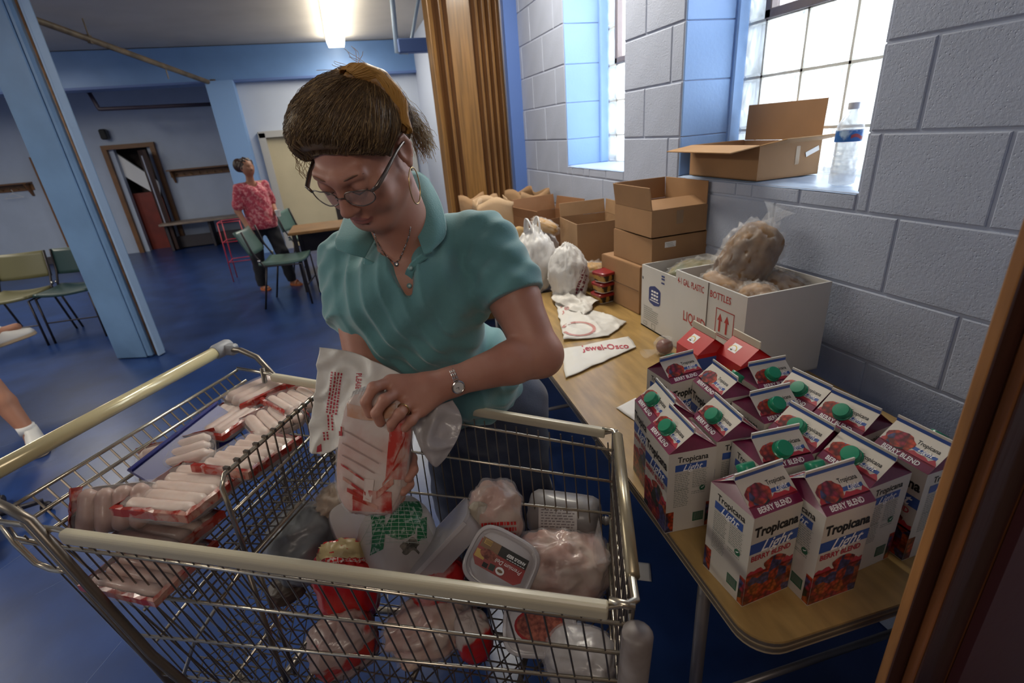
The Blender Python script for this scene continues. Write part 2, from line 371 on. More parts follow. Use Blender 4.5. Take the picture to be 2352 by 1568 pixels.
sl = MB(); sl.prism([(-.45, .35), (.2, -.25), (.26, .0), (-.45, .75)], -.03, .03, frame((-3.5, 10.74, 1.15), (1, 0, 0), (0, 0, 1)).copy())
sl.build('stair_soffit', mat('soffit_white', (.75, .76, .8), .5), ds)
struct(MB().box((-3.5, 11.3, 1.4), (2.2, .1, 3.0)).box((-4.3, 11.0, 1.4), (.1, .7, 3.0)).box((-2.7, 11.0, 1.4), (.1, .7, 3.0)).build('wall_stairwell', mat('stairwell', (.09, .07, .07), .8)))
struct(MB().box((-4.83, 10.55, .86), (.11, .08, 1.72)).build('trim_4', mbrown))
struct(MB().box((-2.3, 10.57, .06), (1.5, .03, .12)).build('baseboard_back', mat('dark_base', (.06, .05, .06), .5)))
struct(MB().box((-7.3, 10.57, .06), (4.8, .03, .12)).build('baseboard_left', mat('dark_base', (.06, .05, .06), .5)))
# ---- steel column with conduit
mcol = mat('column_blue', (.16, .28, .47), .38, bump=.2, bscale=20, var=.18, vscale=3)
cx0, cy0 = -1.94, 4.72
ct = thing('steel_column', 'pale blue painted steel column rising from the floor, brown conduit on its edge', 'column', (cx0, cy0, 0), math.radians(-22))
MB().box((0, 0, 1.47), (.30, .02, 2.93), ch=.003).box((0, -.13, 1.47), (.30, .02, 2.93), ch=.003).box((0, -.065, 1.47), (.02, .12, 2.93)).build('flanges', mcol, ct)
MB().box((-.02, -.15, 1.47), (.27, .02, 2.93), ch=.006).box((.135, -.125, 1.47), (.05, .06, 2.93), ch=.015).build('casing', mcol, ct)
MB().tube([(.185, -.13, 0.02), (.185, -.13, 2.9)], .009, 8).build('conduit', mat('rusty_conduit', (.22, .11, .05), .5, bump=.3, var=.4, vscale=20), ct, smooth=True)
MB().box((.205, -.10, 1.47), (.02, .07, 2.93), ch=.004).build('edge_strip', mat('edge_blue', (.30, .42, .60), .4), ct)
# ---- dark blue pier + folded partition
struct(MB().box((1.262, 3.88, 1.465), (.10, .12, 2.93)).build('trim_5', mat('pier_blue', (.10, .19, .50), .5, bump=.1)))
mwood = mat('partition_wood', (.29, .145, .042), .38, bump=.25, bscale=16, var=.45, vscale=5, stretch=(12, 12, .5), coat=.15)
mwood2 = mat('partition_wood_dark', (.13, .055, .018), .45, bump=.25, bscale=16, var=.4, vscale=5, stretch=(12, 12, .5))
pt = thing('folding_partition', 'brown wooden accordion partition folded against the window wall', 'partition', (.95, 3.98, 0))
prof = [(-.27, -.05), (-.245, -.085), (-.215, -.06), (-.19, -.035), (-.165, -.075), (-.145, -.06), (-.13, -.03), (-.105, -.05), (.045, -.075), (.065, -.035), (.09, -.06), (.105, -.055), (.12, -.03), (.14, -.06), (.155, -.055), (.168, -.03), (.185, -.07), (.20, -.065), (.212, -.03), (.235, -.075), (.262, -.05)]
for i in range(len(prof)-1):
    (x0, y0), (x1, y1) = prof[i], prof[i+1]
    a = math.atan2(y1-y0, x1-x0); l = math.hypot(x1-x0, y1-y0)
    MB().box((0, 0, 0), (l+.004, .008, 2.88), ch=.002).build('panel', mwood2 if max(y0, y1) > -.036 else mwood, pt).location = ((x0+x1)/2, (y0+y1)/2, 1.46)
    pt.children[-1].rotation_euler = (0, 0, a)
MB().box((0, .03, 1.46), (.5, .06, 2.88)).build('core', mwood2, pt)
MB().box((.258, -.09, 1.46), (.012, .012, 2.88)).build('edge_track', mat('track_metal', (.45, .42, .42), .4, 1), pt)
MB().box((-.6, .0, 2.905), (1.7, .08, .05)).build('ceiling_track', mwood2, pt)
# ---- ceiling fixtures
mtube = mat('tube_glow', (1, .95, .8), .5, emis=((1, .95, .80), 20))
mtube2 = mat('tube_glow_dim', (1, .95, .8), .5, emis=((1, .95, .80), 6))
mfix = mat('fixture_white', (.75, .74, .7), .5)
LN = ['glowing fluorescent strip light on the ceiling near the far beam', 'fluorescent strip light above the rear left of the room', 'fluorescent strip light above the shopping cart end', 'fluorescent strip light over the left of the room', 'fluorescent strip light above the folding partition side']
for (x, y, z, Ln), lb in zip(LAMPS, LN):
    t = thing('ceiling_light', lb, 'ceiling light', (x, y, z+.06), 0, 'fluorescent ceiling lights')
    MB().box((0, 0, -.02), (.24, Ln, .05), ch=.01).build('housing', mfix, t)
    d = MB(); d.prism([(-.125, 0), (.125, 0), (.105, -.075), (-.105, -.075)], -Ln/2, Ln/2, frame((0, 0, -.045), (1, 0, 0), (0, 0, 1)).copy())
    d.build('diffuser', mtube if x > 0 and y > 6 else mtube2, t)
# ---- gas pipe with hanger, lower pipe, vertical pipes
mpipe = mat('old_pipe', (.20, .14, .08), .5, bump=.4, bscale=40, var=.5, vscale=10)
t = thing('ceiling_pipe', 'brown iron pipe hung under the ceiling, running to the far beam', 'pipe', (0, 0, 0))
pa, pb = D(130, 62, 4.9), PY(485, 190, FY-.14)
MB().tube([pa+(pa-pb)*.6, pa, pb], .032, 10).tube([pb, pb+V(.06, .02, 0)], .05, 10).build('pipe_run', mpipe, t, smooth=True)
hp = pa.lerp(pb, .16); MB().tube([hp, (hp.x, hp.y, 2.93)], .008, 6).box(hp, (.03, .08, .08)).build('hanger_rod', mpipe, t)
hp = pa.lerp(pb, .62); MB().tube([hp, (hp.x, hp.y, hp.z-.14)], .008, 6).build('loose_hook', mpipe, t)
t = thing('low_pipe', 'dark bent pipe under the blue beam in the alcove', 'pipe', (0, 0, 0))
q = [PY(205, 212, 9.35), PY(228, 250, 9.35), PY(500, 238, 9.35)]; q[2] = q[2]+(q[2]-q[1])*.12; MB().tube([q[0]+V(0, 0, -.01), V(q[0].x, q[0].y, 2.93)], .028, 8).build('riser', mat('dark_pipe', (.04, .03, .05), .5), t, smooth=True)
MB().tube([q[0], q[0].lerp(q[1], .9), q[1], q[1].lerp(q[2], .02), q[2]], .028, 8).build('pipe_run', mat('dark_pipe', (.04, .03, .05), .5), t, smooth=True)
MB().lathe([(.04, 0), (.04, .05)], 10, q[0]).build('pipe_flange', mat('dark_pipe', (.04, .03, .05), .5), t)
t = thing('drop_pipes', 'pair of thin blue painted pipes dropping from the ceiling beside the partition', 'pipe', (0, 0, 0))
mdp = mat('pipe_paint', (.30, .38, .50), .45)
a = PY(902, 0, 6.5); c = PY(913, 120, 6.5); MB().tube([(a.x, a.y, 2.93), a, c, c+V(.12, 0, 0)], .028, 8).build('pipe', mdp, t, smooth=True)
a = PY(962, 0, 6.5); c = PY(948, 80, 6.5); MB().tube([(a.x, a.y, 2.93), a, c, c+V(-.05, 0, -.12)], .018, 8).build('pipe', mdp, t, smooth=True)
c = PY(950, 105, 6.5); MB().box(c, (.35, .12, .14), ch=.01).build('pipe_box', mat('dark_blue_paint'), t)
c = PY(240, 308, 10.5); t = thing('wall_horn', 'small black wall speaker above the brown stair door', 'speaker', c)
MB().box((0, 0, 0), (.10, .14, .16), ch=.02).build('housing', mat('black_plastic', (.012, .012, .014), .4), t); MB().box((0, -.075, 0), (.08, .01, .13)).build('grille', mat('grille', (.03, .03, .03), .8), t)
# ---- coat racks and bench
def rack(x0, x1, z, y, label):
    t = thing('coat_rack', label, 'coat rack', ((x0+x1)/2, y, z), 0, None); w = x1-x0
    MB().box((0, -.10, .03), (w, .2, .022), ch=.003).build('shelf', mbrown, t); MB().box((0, -.012, -.04), (w, .02, .1), ch=.003).build('back_rail', mbrown, t)
    for s in (-1, 1):
        p = MB(); p.prism([(0, 0), (-.17, 0), (-.03, -.2), (0, -.2)], -.012, .012, frame((s*(w/2-.05), 0, .02), (0, 1, 0), (0, 0, 1)).copy()); p.build('bracket', mbrown, t)
    for i in range(8):
        hx = -w/2+.1+i*(w-.2)/7; MB().tube([(hx, -.02, -.05), (hx, -.07, -.06), (hx, -.09, -.03)], .005, 6).build('hook', mat('brass'), t)
    return t
rack(-3.0, -1.95, 1.30, 10.6, 'brown coat rack shelf above the bench behind the woman in pink')
tr_ = rack(-5.95, -5.02, 1.31, 10.6, 'brown coat rack shelf on the white wall left of the steel column')
t = thing('wire_hanger', 'white wire coat hanger on the coat rack left of the column', 'hanger', (-5.3, 10.5, 1.2))
MB().tube([(0, 0, .06), (.015, 0, .03), (0, 0, 0), (.13, 0, -.07), (-.13, 0, -.07), (0, 0, 0)], .004, 5).build('wire', mat('white_wire', (.7, .7, .7), .4), t)
t = thing('bench', 'long low wooden bench against the pale back wall', 'bench', (-2.55, 10.3, 0))
mben = mat('bench_wood', (.28, .22, .18), .45, var=.3, vscale=6); mbd = mat('bench_dark', (.035, .03, .04), .6)
MB().box((0, 0, .47), (1.5, .38, .04), ch=.006).build('seat', mben, t)
for x in (-.68, 0, .68): MB().box((x, .05, .225), (.04, .28, .45), ch=.004).build('leg', mbd, t)
MB().box((0, .12, .12), (1.4, .03, .2)).build('lower_rail', mbd, t)
# ================================================================ SHAPE HELPERS
def sgnp(a, e): return math.copysign(abs(a)**e, a)
def loft(mb, secs, n=32, M=None, mi=0, cap=True):      # secs: (rx, ry, z, exponent[, dx, dy])
    vs = []
    for s in secs:
        dx, dy = (s[4], s[5]) if len(s) > 4 else (0, 0)
        for j in range(n):
            q = 2*PI*(j+.5)/n; e = 2/s[3]; p = V(s[0]*sgnp(math.cos(q), e)+dx, s[1]*sgnp(math.sin(q), e)+dy, s[2]); vs.append(M @ p if M else p)
    fs = [(i*n+j, i*n+(j+1) % n, (i+1)*n+(j+1) % n, (i+1)*n+j) for i in range(len(secs)-1) for j in range(n)]
    if cap: fs += [tuple(range(n-1, -1, -1)), tuple((len(secs)-1)*n+j for j in range(n))]
    return mb.add(vs, fs, mi)
def lump(rad, exp=2.0, amp=.1, sc=3, seed=0, nu=44, nv=26, ridge=0, rs=7, fn=None, M=None, mi=0, mb=None, flat=None):
    mb = mb or MB(); off = V(seed*3.7, seed*1.3, seed*2.1); vs = []; e = 2/exp
    for j in range(nv):
        th = -PI/2+PI*(j+.5)/nv*1.0
        for i in range(nu):
            ph = 2*PI*i/nu; d = V(sgnp(math.cos(th), e)*sgnp(math.cos(ph), e), sgnp(math.cos(th), e)*sgnp(math.sin(ph), e), sgnp(math.sin(th), e))
            u = d.normalized(); k = 1+amp*fbm(u*sc+off, 1)
            if ridge: k += ridge*(abs(noise.noise(u*rs+off*2))*2-.5)*-1
            p = V(d.x*rad[0]*k, d.y*rad[1]*k, d.z*rad[2]*k)
            if fn: p = fn(p)
            if flat is not None: p.z = max(p.z, flat)
            vs.append(M @ p if M else p)
    fs = [(j*nu+i, j*nu+(i+1) % nu, (j+1)*nu+(i+1) % nu, (j+1)*nu+i) for j in range(nv-1) for i in range(nu)]
    fs += [tuple(range(nu-1, -1, -1)), tuple((nv-1)*nu+j for j in range(nu))]
    return mb.add(vs, fs, mi)
mcard = mat('cardboard', (.34, .185, .085), .8, bump=.12, bscale=60, var=.12, vscale=7)
mcardi = mat('cardboard_inside', (.40, .225, .10), .85, bump=.1, bscale=60, var=.1, vscale=6)
mwbox = mat('white_card', (.58, .555, .52), .6, bump=.1, bscale=40, var=.06, vscale=5)
mwboxi = mat('white_card_inside', (.42, .40, .42), .75)
mred = mat('print_red', (.40, .035, .025), .5); mblack = mat('print_black', (.012, .012, .012), .5)
mlab = mat('paper_label', (.72, .70, .68), .5); mtape = mat('clear_tape', (.55, .40, .25), .15, alpha=.35)
def open_box(name, label, cat, c, rz, w, d, h, flaps, m=mcard, mi_=mcardi, th=.004, group=None):
    t = thing(name, label, cat, c, rz, group)
    b = MB().box((0, 0, th/2), (w, d, th), mi=1)
    for s in (-1, 1): b.box((s*(w/2-th/2), 0, h/2), (th, d, h)); b.box((0, s*(d/2-th/2), h/2), (w-2*th, th, h))
    b.build('walls', [m, mi_], t)
    for (sx, sy, ln, ang) in flaps:       # side, flap length, angle from upright outward
        W = d if sx else w; o = MB().box((0, 0, ln/2), (th, W-.006, ln) if sx else (W-.006, th, ln), ch=.001).build('flap', m if ang < 60 else mi_, t)
        o.location = (sx*(w/2-th/2), sy*(d/2-th/2), h+.001)
        o.rotation_euler = (0, math.radians(ang)*sx, 0) if sx else (-math.radians(ang)*sy, 0, 0)
    return t
# ================================================================ TABLES
TZ = .755
mlam = mat('table_laminate', (.43, .27, .095), .32, bump=.12, bscale=20, var=.3, vscale=9, stretch=(4, .8, 1), coat=.2, dist=.001)
mtrim = mat('table_trim', (.20, .16, .12), .35, .5); msteelg = mat('leg_steel', (.22, .20, .20), .4, .6)
def rrect(w, l, r, n=8, x0=0, y0=0):
    out = []
    for cx, cy, a in ((w-r, r, -PI/2), (w-r, l-r, 0), (r, l-r, PI/2), (r, r, PI)):
        for i in range(n+1): q = a+PI/2*i/n; out.append((x0+cx+r*math.cos(q), y0+cy+r*math.sin(q)))
    return out
def table(label, c, rz, W, L, z=TZ, leg_y=(.3, -.3)):
    t = thing('folding_table', label, 'table', (c[0], c[1], 0), rz)
    MB().prism(rrect(W, L, .055), z-.004, z).build('tabletop', mlam, t)
    e = MB()
    for k, (a, g) in enumerate(((.004, 0), (.010, .0015), (.0165, 0), (.023, .0015))):
        e.prism(rrect(W+.002-2*g, L+.002-2*g, .055, x0=-.001+g, y0=-.001+g), z-a-.0062, z-a, mi=k % 2)
    e.build('edge_banding', [mtrim, mat('edge_light', (.36, .28, .18), .5)], t)
    MB().prism(rrect(W-.1, L-.1, .03, x0=.05, y0=.05), z-.07, z-.03).build('apron', mat('apron', (.05, .04, .04), .6), t)
    for y in (leg_y[0], L+leg_y[1]):
        for x in (.07, W-.07): MB().tube([(x, y, 0), (x, y, z-.04)], .014, 10).build('leg', msteelg, t, smooth=True)
        MB().tube([(.07, y, .25), (W-.07, y, .25)], .009, 8).build('crossbar', msteelg, t, smooth=True)
    return t
tb = table('long folding table with worn wood laminate top under the juice cartons', (.447, .384), math.radians(-3.5), .73, 1.83, leg_y=(.22, -.25))
mm_ = MB(); M0 = Matrix.Identity(4)
for (x, y, s, a) in ((.105, .10, .02, .3), (.085, .155, .007, 1), (.45, .2, .014, 0)):
    mm_.prism([(x, y-s), (x+s*.5, y-s*.2), (x+s*.4, y+s), (x-s*.2, y+s*.3), (x-s*.9, y+s*.8)], TZ, TZ+.0004)
mm_.build('worn_mark', mat('worn_mark', (.10, .06, .03), .5), tb)
table('second folding table behind the first, under the paper grocery bags', (.565, 2.27), math.radians(-2), .66, 1.5)
# ================================================================ JUICE CARTONS
mcw = mat('carton_white', (.58, .535, .47), .42, coat=.15); mct = mat('carton_band_blue', (.035, .09, .33), .4, coat=.2)
mpur = mat('carton_purple', (.20, .015, .07), .35, coat=.3, var=.3, vscale=30); mgr = mat('print_green', (.02, .12, .06), .5); mgy = mat('print_grey', (.24, .25, .22), .5)
mpw = mat('print_white', (.85, .84, .84), .4); mcap = mat('green_cap', (.0, .20, .10), .35, coat=.3); mpr = mat('print_crimson', (.42, .03, .05), .45)
mberry = mat('berries', (.3, .03, .02), .35, coat=.3); N, L, b = nodes(mberry)
tc = N.new('ShaderNodeTexCoord'); vo = N.new('ShaderNodeTexVoronoi'); vo.inputs['Scale'].default_value = 130; L.new(tc.outputs['Object'], vo.inputs['Vector'])
vb = N.new('ShaderNodeTexVoronoi'); vb.inputs['Scale'].default_value = 55; L.new(tc.outputs['Object'], vb.inputs['Vector'])
r_ = N.new('ShaderNodeValToRGB'); e = r_.color_ramp.elements; e[0].position = 0; e[0].color = (.50, .05, .02, 1); e[1].position = .33; e[1].color = (.30, .02, .02, 1)
for p, c in ((.45, (.48, .10, .02, 1)), (.58, (.07, .07, .20, 1)), (.78, (.28, .015, .04, 1)), (.93, (.02, .03, .02, 1))): q = e.new(p); q.color = c
r_.color_ramp.interpolation = 'CONSTANT'
sx_ = N.new('ShaderNodeSeparateColor'); L.new(vb.outputs['Color'], sx_.inputs[0]); L.new(sx_.outputs[0], r_.inputs[0])
m_ = N.new('ShaderNodeMix'); m_.data_type = 'RGBA'; m_.blend_type = 'MULTIPLY'; m_.inputs[0].default_value = .85
r2 = N.new('ShaderNodeValToRGB'); r2.color_ramp.elements[0].color = (1.3, 1.2, 1.2, 1); r2.color_ramp.elements[1].position = .75; r2.color_ramp.elements[1].color = (.12, .08, .08, 1)
L.new(vo.outputs['Distance'], r2.inputs[0]); L.new(r_.outputs[0], m_.inputs[6]); L.new(r2.outputs[0], m_.inputs[7]); L.new(m_.outputs[2], b.inputs['Base Color'])
CW, CSH, CR, CF = .094, .185, .222, .233
def splash(x0, x1, y, h, seed, up=1):
    r = random.Random(seed); p = [(x1, y-up*.004), (x0, y-up*.004)][::up]; n = 14
    top = [(x0+(x1-x0)*i/n, y+up*(r.random()*h)) for i in range(n+1)]
    return ([(x0, y-up*.004), (x1, y-up*.004)]+top[::-1]) if up > 0 else ([(x1, y-up*.004), (x0, y-up*.004)]+top)
def make_carton(cap=True):
    t = thing('juice_carton', 'x', 'juice carton'); h = CW/2
    b = MB()
    b.add([(-h, -h, 0), (h, -h, 0), (h, h, 0), (-h, h, 0), (-h, -h, CSH), (h, -h, CSH), (h, h, CSH), (-h, h, CSH), (-h, -.0012, CR), (h, -.0012, CR), (h, .0012, CR), (-h, .0012, CR),
           (-h, -.0012, CF), (h, -.0012, CF), (h, .0012, CF), (-h, .0012, CF), (-h+.024, 0, CR-.002), (h-.024, 0, CR-.002)],
          [(3, 2, 1, 0), (0, 1, 5, 4), (1, 2, 6, 5), (2, 3, 7, 6), (3, 0, 4, 7), (4, 5, 9, 8), (6, 7, 11, 10), (8, 9, 13, 12), (10, 11, 15, 14), (12, 13, 14, 15), (9, 10, 14, 13), (11, 8, 12, 15)])
    b.add([(-h, -h, CSH), (-h, h, CSH), (-h+.024, 0, CR-.002), (-h, 0, CR), (h, -h, CSH), (h, h, CSH), (h-.024, 0, CR-.002), (h, 0, CR)],
          [(1, 0, 2), (0, 3, 2), (3, 1, 2), (4, 5, 6), (7, 4, 6), (5, 7, 6)], 1)
    b.build('carton_body', [mcw, mpur], t)
    p = MB(); e = .0004
    K = dict(black=0, white=1, blue=2, pur=3, red=4, grey=5, green=6, berry=7, cw=8)
    def poly(M, pts, k): p.add([M @ V(x, y, 0) for x, y in pts], [tuple(range(len(pts)))], k)
    def rect(M, x0, y0, x1, y1, k): poly(M, [(x0, y0), (x1, y0), (x1, y1), (x0, y1)], k)
    def lift(M, n): return M @ Matrix.Translation((0, 0, n*e))
    for s in (1, -1):                                      # printed faces front and back
        A = Matrix.Rotation(0 if s > 0 else PI, 4, 'Z')
        M = A @ frame((-h, -h, 0), (1, 0, 0), (0, 0, 1))
        M1, M2, M3 = lift(M, 1), lift(M, 2), lift(M, 3)
        poly(M1, splash(.001, CW-.001, .068, .014, 3), K['red']); rect(M1, .0, 0.002, CW, .068, K['berry'])
        r = random.Random(5)
        poly(M2, [(.055+.022*math.cos(q)*(1+.1*math.sin(5*q)), .078+.014*math.sin(q)) for q in [i*2*PI/16 for i in range(16)]], K['berry'])
        rect(M1, .0, .112, CW, .133, K['blue'])
        put_text(p, 'Tropicana', .0262, M2 @ Matrix.Translation((.0045, .146, 0)), K['black'], bold=.036, sx=.80)
        put_text(p, 'Light', .031, M2 @ Matrix.Translation((.020, .1125, 0)), K['white'], bold=.012, shear=.45, sx=.95)
        put_text(p, 'BERRY BLEND', .0148, M2 @ Matrix.Translation((.004, .0965, 0)), K['red'], bold=.03, sx=.86)
        # sloping panel
        SL = math.hypot(h, CR-CSH); Ms = A @ frame((-h, -h, CSH), (1, 0, 0), (0, h, CR-CSH)); S1, S2, S3 = lift(Ms, 1), lift(Ms, 2), lift(Ms, 3)
        rect(S1, .0, .0, CW, .017, K['pur']); poly(S1, splash(.002, CW-.001, .018, .011, 8), K['red'])
        poly(S2, [(.027+.024*math.cos(q)*(1+.08*math.sin(7*q)), .030+.0165*math.sin(q)*(1+.06*math.cos(5*q))) for q in [i*2*PI/18 for i in range(18)]], K['berry'])
        put_text(p, 'BERRY BLEND', .0118, S2 @ Matrix.Translation((.012, .004, 0)), K['white'], bold=.02, sx=.86)
        rect(S1, .05, .0255, .088, .0345, K['blue'])
        put_text(p, 'Light', .0115, S3 @ Matrix.Translation((.058, .0265, 0)), K['white'], bold=.01, shear=.4)
        put_text(p, 'Tropicana', .0105, S2 @ Matrix.Translation((.049, .038, 0)), K['black'], bold=.02, sx=.85)
        Mf = A @ frame((-h, -.0012, CR), (1, 0, 0), (0, 0, 1)); rect(lift(Mf, 1), 0, -.0, CW, .0065, K['blue'])
        rect(S1, .0, SL-.004, CW, SL, K['blue'])
    for s in (1, -1):                                      # side panels
        A = Matrix.Rotation(PI/2*s, 4, 'Z'); M = A @ frame((-h, -h, 0), (1, 0, 0), (0, 0, 1)); M1, M2 = lift(M, 1), lift(M, 2)
        put_text(p, 'Tropicana', .0175, M1 @ Matrix.Translation((.018, .163, 0)), K['black'], bold=.02, sx=.85)
        rect(M1, .014, .143, .076, .158, K['blue']); put_text(p, 'Light', .019, M2 @ Matrix.Translation((.028, .1435, 0)), K['white'], bold=.01, shear=.4)
        rect(M1, 0, .002, .016, .05, K['berry']); rect(M1, CW-.012, .002, CW, .06, K['berry'])
        r = random.Random(2)
        for col, (xa, xb) in enumerate(((.014, .044), (.050, .080))):
            for i in range(19 if col == 0 else 13):
                y = .136-i*.0042
                if col and 8 < i < 11: continue
                x = xa
                while x < xb-.003: w = r.uniform(.002, .007); rect(M1, x, y, min(x+w, xb), y+.0016, K['grey']); x += w+.0012
            rect(M1, xa, .140, xb, .1406, K['grey']); rect(M1, xa, .100, xb, .1008, K['grey'])
        q = [(.071+.006*math.cos(a), .097+.006*math.sin(a)) for a in [i*PI/8 for i in range(16)]]; poly(M2, q, K['green'])
        poly(lift(M, 3), [(.068, .098), (.070, .096), (.0745, .100), (.0735, .101), (.070, .098), (.069, .099)], K['white'])
        rect(M1, .056, .018, .078, .040, K['green'])
        for i in range(9): rect(M2, .058+i*.0021, .021, .0588+i*.0021, .039, K['grey'])
        At = Matrix.Rotation(PI/2*s, 4, 'Z')
    p.build('printed_label', [mblack, mpw, mct, mpur, mpr, mgy, mgr, mberry, mcw], t)
    if cap:
        n = V(0, -(CR-CSH), h).normalized()          # normal of the front slope
        M = frame((-.004, -h*.50, CSH+(CR-CSH)*.50+.0005), (1, 0, 0), (0, h, CR-CSH))
        c = MB(); c.lathe([(.0165, 0), (.0165, .002), (.0148, .003), (.0148, .0125), (.0135, .0145), (.006, .0148), (.001, .0148)], 28, M=M)
        for i in range(28): q = 2*PI*i/28; c.box(M @ V(.0149*math.cos(q), .0149*math.sin(q), .0075), (.0012, .0012, .0012), mi=0) if False else None
        c.build('cap', mcap, t, smooth=True, angle=40)
    return t
# (x, y, angle of the face that carries the cap, label)
CARTS = [(.652, .905, 3, 0, 'berry juice carton at the back left corner of the group, no cap on its visible slope'),
 (.536, .775, -100, 1, 'berry juice carton second from the front in the leftmost row, green cap toward the cart'),
 (.505, .675, -97, 1, 'berry juice carton nearest the cart at the front of the leftmost row, nutrition panel showing'),
 (.700, .797, -97, 2, 'capless-sided berry juice carton behind the middle row, its slope facing the cart'),
 (.606, .672, -98, 1, 'berry juice carton right of the frontmost one of the leftmost row, green cap facing the cart'),
 (.808, .793, -4, 1, 'berry juice carton just in front of the red cartons, green cap facing the front'),
 (.825, .690, -88, 1, 'berry juice carton against the wall side behind the one with the wall-side cap'),
 (.720, .690, -2, 1, 'berry juice carton in the middle of the group with its cap and berry slope facing front'),
 (.716, .586, -89, 1, 'berry juice carton in the centre with its cap side turned to the cart'),
 (.826, .592, -85, 1, 'berry juice carton third from the front along the wall, cap side turned to the cart'),
 (.622, .572, -5, 1, 'berry juice carton directly behind the two front ones, left of two, purple slope facing front'),
 (.727, .486, -88, 1, 'berry juice carton directly behind the right front one, brand printed shaded panel facing front'),
 (.838, .474, -90, 2, 'berry juice carton nearest the door frame, no cap on its visible slope'),
 (.522, .500, 2, 3, 'front left berry juice carton at the table corner, label and nutrition side both facing out'),
 (.621, .462, -1, 3, 'front right berry juice carton at the table end, full label facing the camera')]
pc = make_carton()
for i, (x, y, a, mode, lb) in enumerate(CARTS):
    lb = ' '.join(lb.split()[:16])
    o = pc if i == 0 else copy_tree(pc); o['label'] = lb; o['group'] = 'juice cartons on the table'
    rz = math.radians(a) + (PI if mode in (0, 2, 3) else 0)
    o.location = (x, y, TZ+.0006); o.rotation_euler = (0, 0, rz)
# two small red cartons
mrc = mat('carton_red', (.50, .012, .012), .4, coat=.2); mcream = mat('carton_cream', (.62, .56, .42), .5); myel = mat('print_yellow', (.75, .5, .05), .5)
def red_carton(label, c, rz, side):
    t = thing('milk_carton', label, 'milk carton', c, rz, 'red milk cartons'); h = .0475; b = MB(); hs, hr, hf = .185, .222, .24
    for (z0, z1, k) in ((0, .10, 1), (.10, .145, 1), (.145, hs, 0)): b.box((0, 0, (z0+z1)/2), (2*h, 2*h, z1-z0), mi=k)
    b.add([(-h, -h, hs), (h, -h, hs), (h, h, hs), (-h, h, hs), (-h, 0, hr), (h, 0, hr), (-h+.02, 0, hr-.003), (h-.02, 0, hr-.003)], [(0, 1, 5, 4), (2, 3, 4, 5), (3, 0, 6), (0, 4, 6), (4, 3, 6), (1, 2, 7), (5, 1, 7), (2, 5, 7)], 0)
    b.build('carton_body', [mrc, mcream], t)
    MB().box((0, 0, (hr+hf)/2), (2*h, .004, hf-hr), mi=0).build('top_fin', mcream, t)
    p = MB()
    for s in (1, -1):
        A = Matrix.Rotation(0 if s > 0 else PI, 4, 'Z'); Ms = A @ frame((-h, -h, hs), (1, 0, 0), (0, h, hr-hs)); S1 = Ms @ Matrix.Translation((0, 0, .0004)); S2 = Ms @ Matrix.Translation((0, 0, .0008)); S3 = Ms @ Matrix.Translation((0, 0, .0012))
        def P(M, pts, k): p.add([M @ V(x, y, 0) for x, y in pts], [tuple(range(len(pts)))], k)
        P(S1, [(.022, .02), (.05, .02), (.052, .045), (.024, .045)], 0)
        for k, r in enumerate((.013, .0105, .008)): P(S2 if k % 2 == 0 else S3, [(.034+r*math.cos(a), .026+r*math.sin(a)) for a in [PI*i/8 for i in range(9)]], (1, 0, 2)[k])
        P(S3, [(.028, .024), (.033, .022), (.036, .030), (.030, .031)], 3)
        M = A @ frame((-h, -h, 0), (1, 0, 0), (0, 0, 1)) @ Matrix.Translation((0, 0, .0004))
        for i in range(2):
            for k_ in range(5): P(M, [(.012+k_*.010, .157-i*.012), (.020+k_*.010, .157-i*.012), (.020+k_*.010, .161-i*.012), (.012+k_*.010, .161-i*.012)], 1)
        for i in range(6): P(M, [(.012, .13-i*.008), (.06, .13-i*.008), (.06, .132-i*.008), (.012, .132-i*.008)], 4)
        Mx = Matrix.Rotation(PI/2*s, 4, 'Z') @ frame((-h, -h, 0), (1, 0, 0), (0, 0, 1)) @ Matrix.Translation((0, 0, .0004)); P(Mx, [(.0, .14), (2*h, .14), (2*h, .175), (0, .175)], 2)
    p.build('printed_label', [mpw, myel, mct, mblack, mat('print_tan', (.45, .38, .25), .6)], t)
red_carton('red and cream milk carton beside the lettered white box, farther left of the two', (.800, 1.00, TZ+.0005), math.radians(-93), 0)
red_carton('red milk carton in front of the other red one, its peak folded back', (.850, .905, TZ+.0005), math.radians(-93), 0)
# ================================================================ WHITE BOXES
wb = open_box('white_box', 'large white corrugated box lettered for liquid in plastic bottles, bread bags inside', 'box', (1.111, 1.205, TZ+.001), math.radians(-1), .285, .335, .277, [], mwbox, mwboxi, th=.006)
b = MB(); Mb = frame((-.1425-.0006, .1675, 0), (0, -1, 0), (0, 0, 1))
put_text(b, '4-1 GAL. PLASTIC', .030, Mb @ Matrix.Translation((.012, .236, 0)), 0, bold=.012, sx=.60); put_text(b, 'BOTTLES', .030, Mb @ Matrix.Translation((.178, .236, 0)), 0, bold=.012, sx=.78)
put_text(b, 'LIQUID', .048, Mb @ Matrix.Translation((.05, .118, 0)), 0, bold=.012, sx=.75)
def ring(M, x0, y0, x1, y1, w, k):
    for (a, c, d, e_) in ((x0, y0, x1, y0+w), (x0, y1-w, x1, y1), (x0, y0, x0+w, y1), (x1-w, y0, x1, y1)): b.add([M @ V(x, y, 0) for x, y in ((a, c), (d, c), (d, e_), (a, e_))], [(0, 1, 2, 3)], k)
ring(Mb, .212, .125, .292, .212, .003, 0)
for x in (.232, .262): b.add([Mb @ V(p_[0], p_[1], 0) for p_ in ((x-.004, .140), (x+.004, .140), (x+.004, .175), (x+.011, .175), (x, .198), (x-.011, .175), (x-.004, .175))], [tuple(range(7))], 0)
ring(Mb, .222, .131, .282, .133, .002, 0)
b.build('red_print', mred, wb)
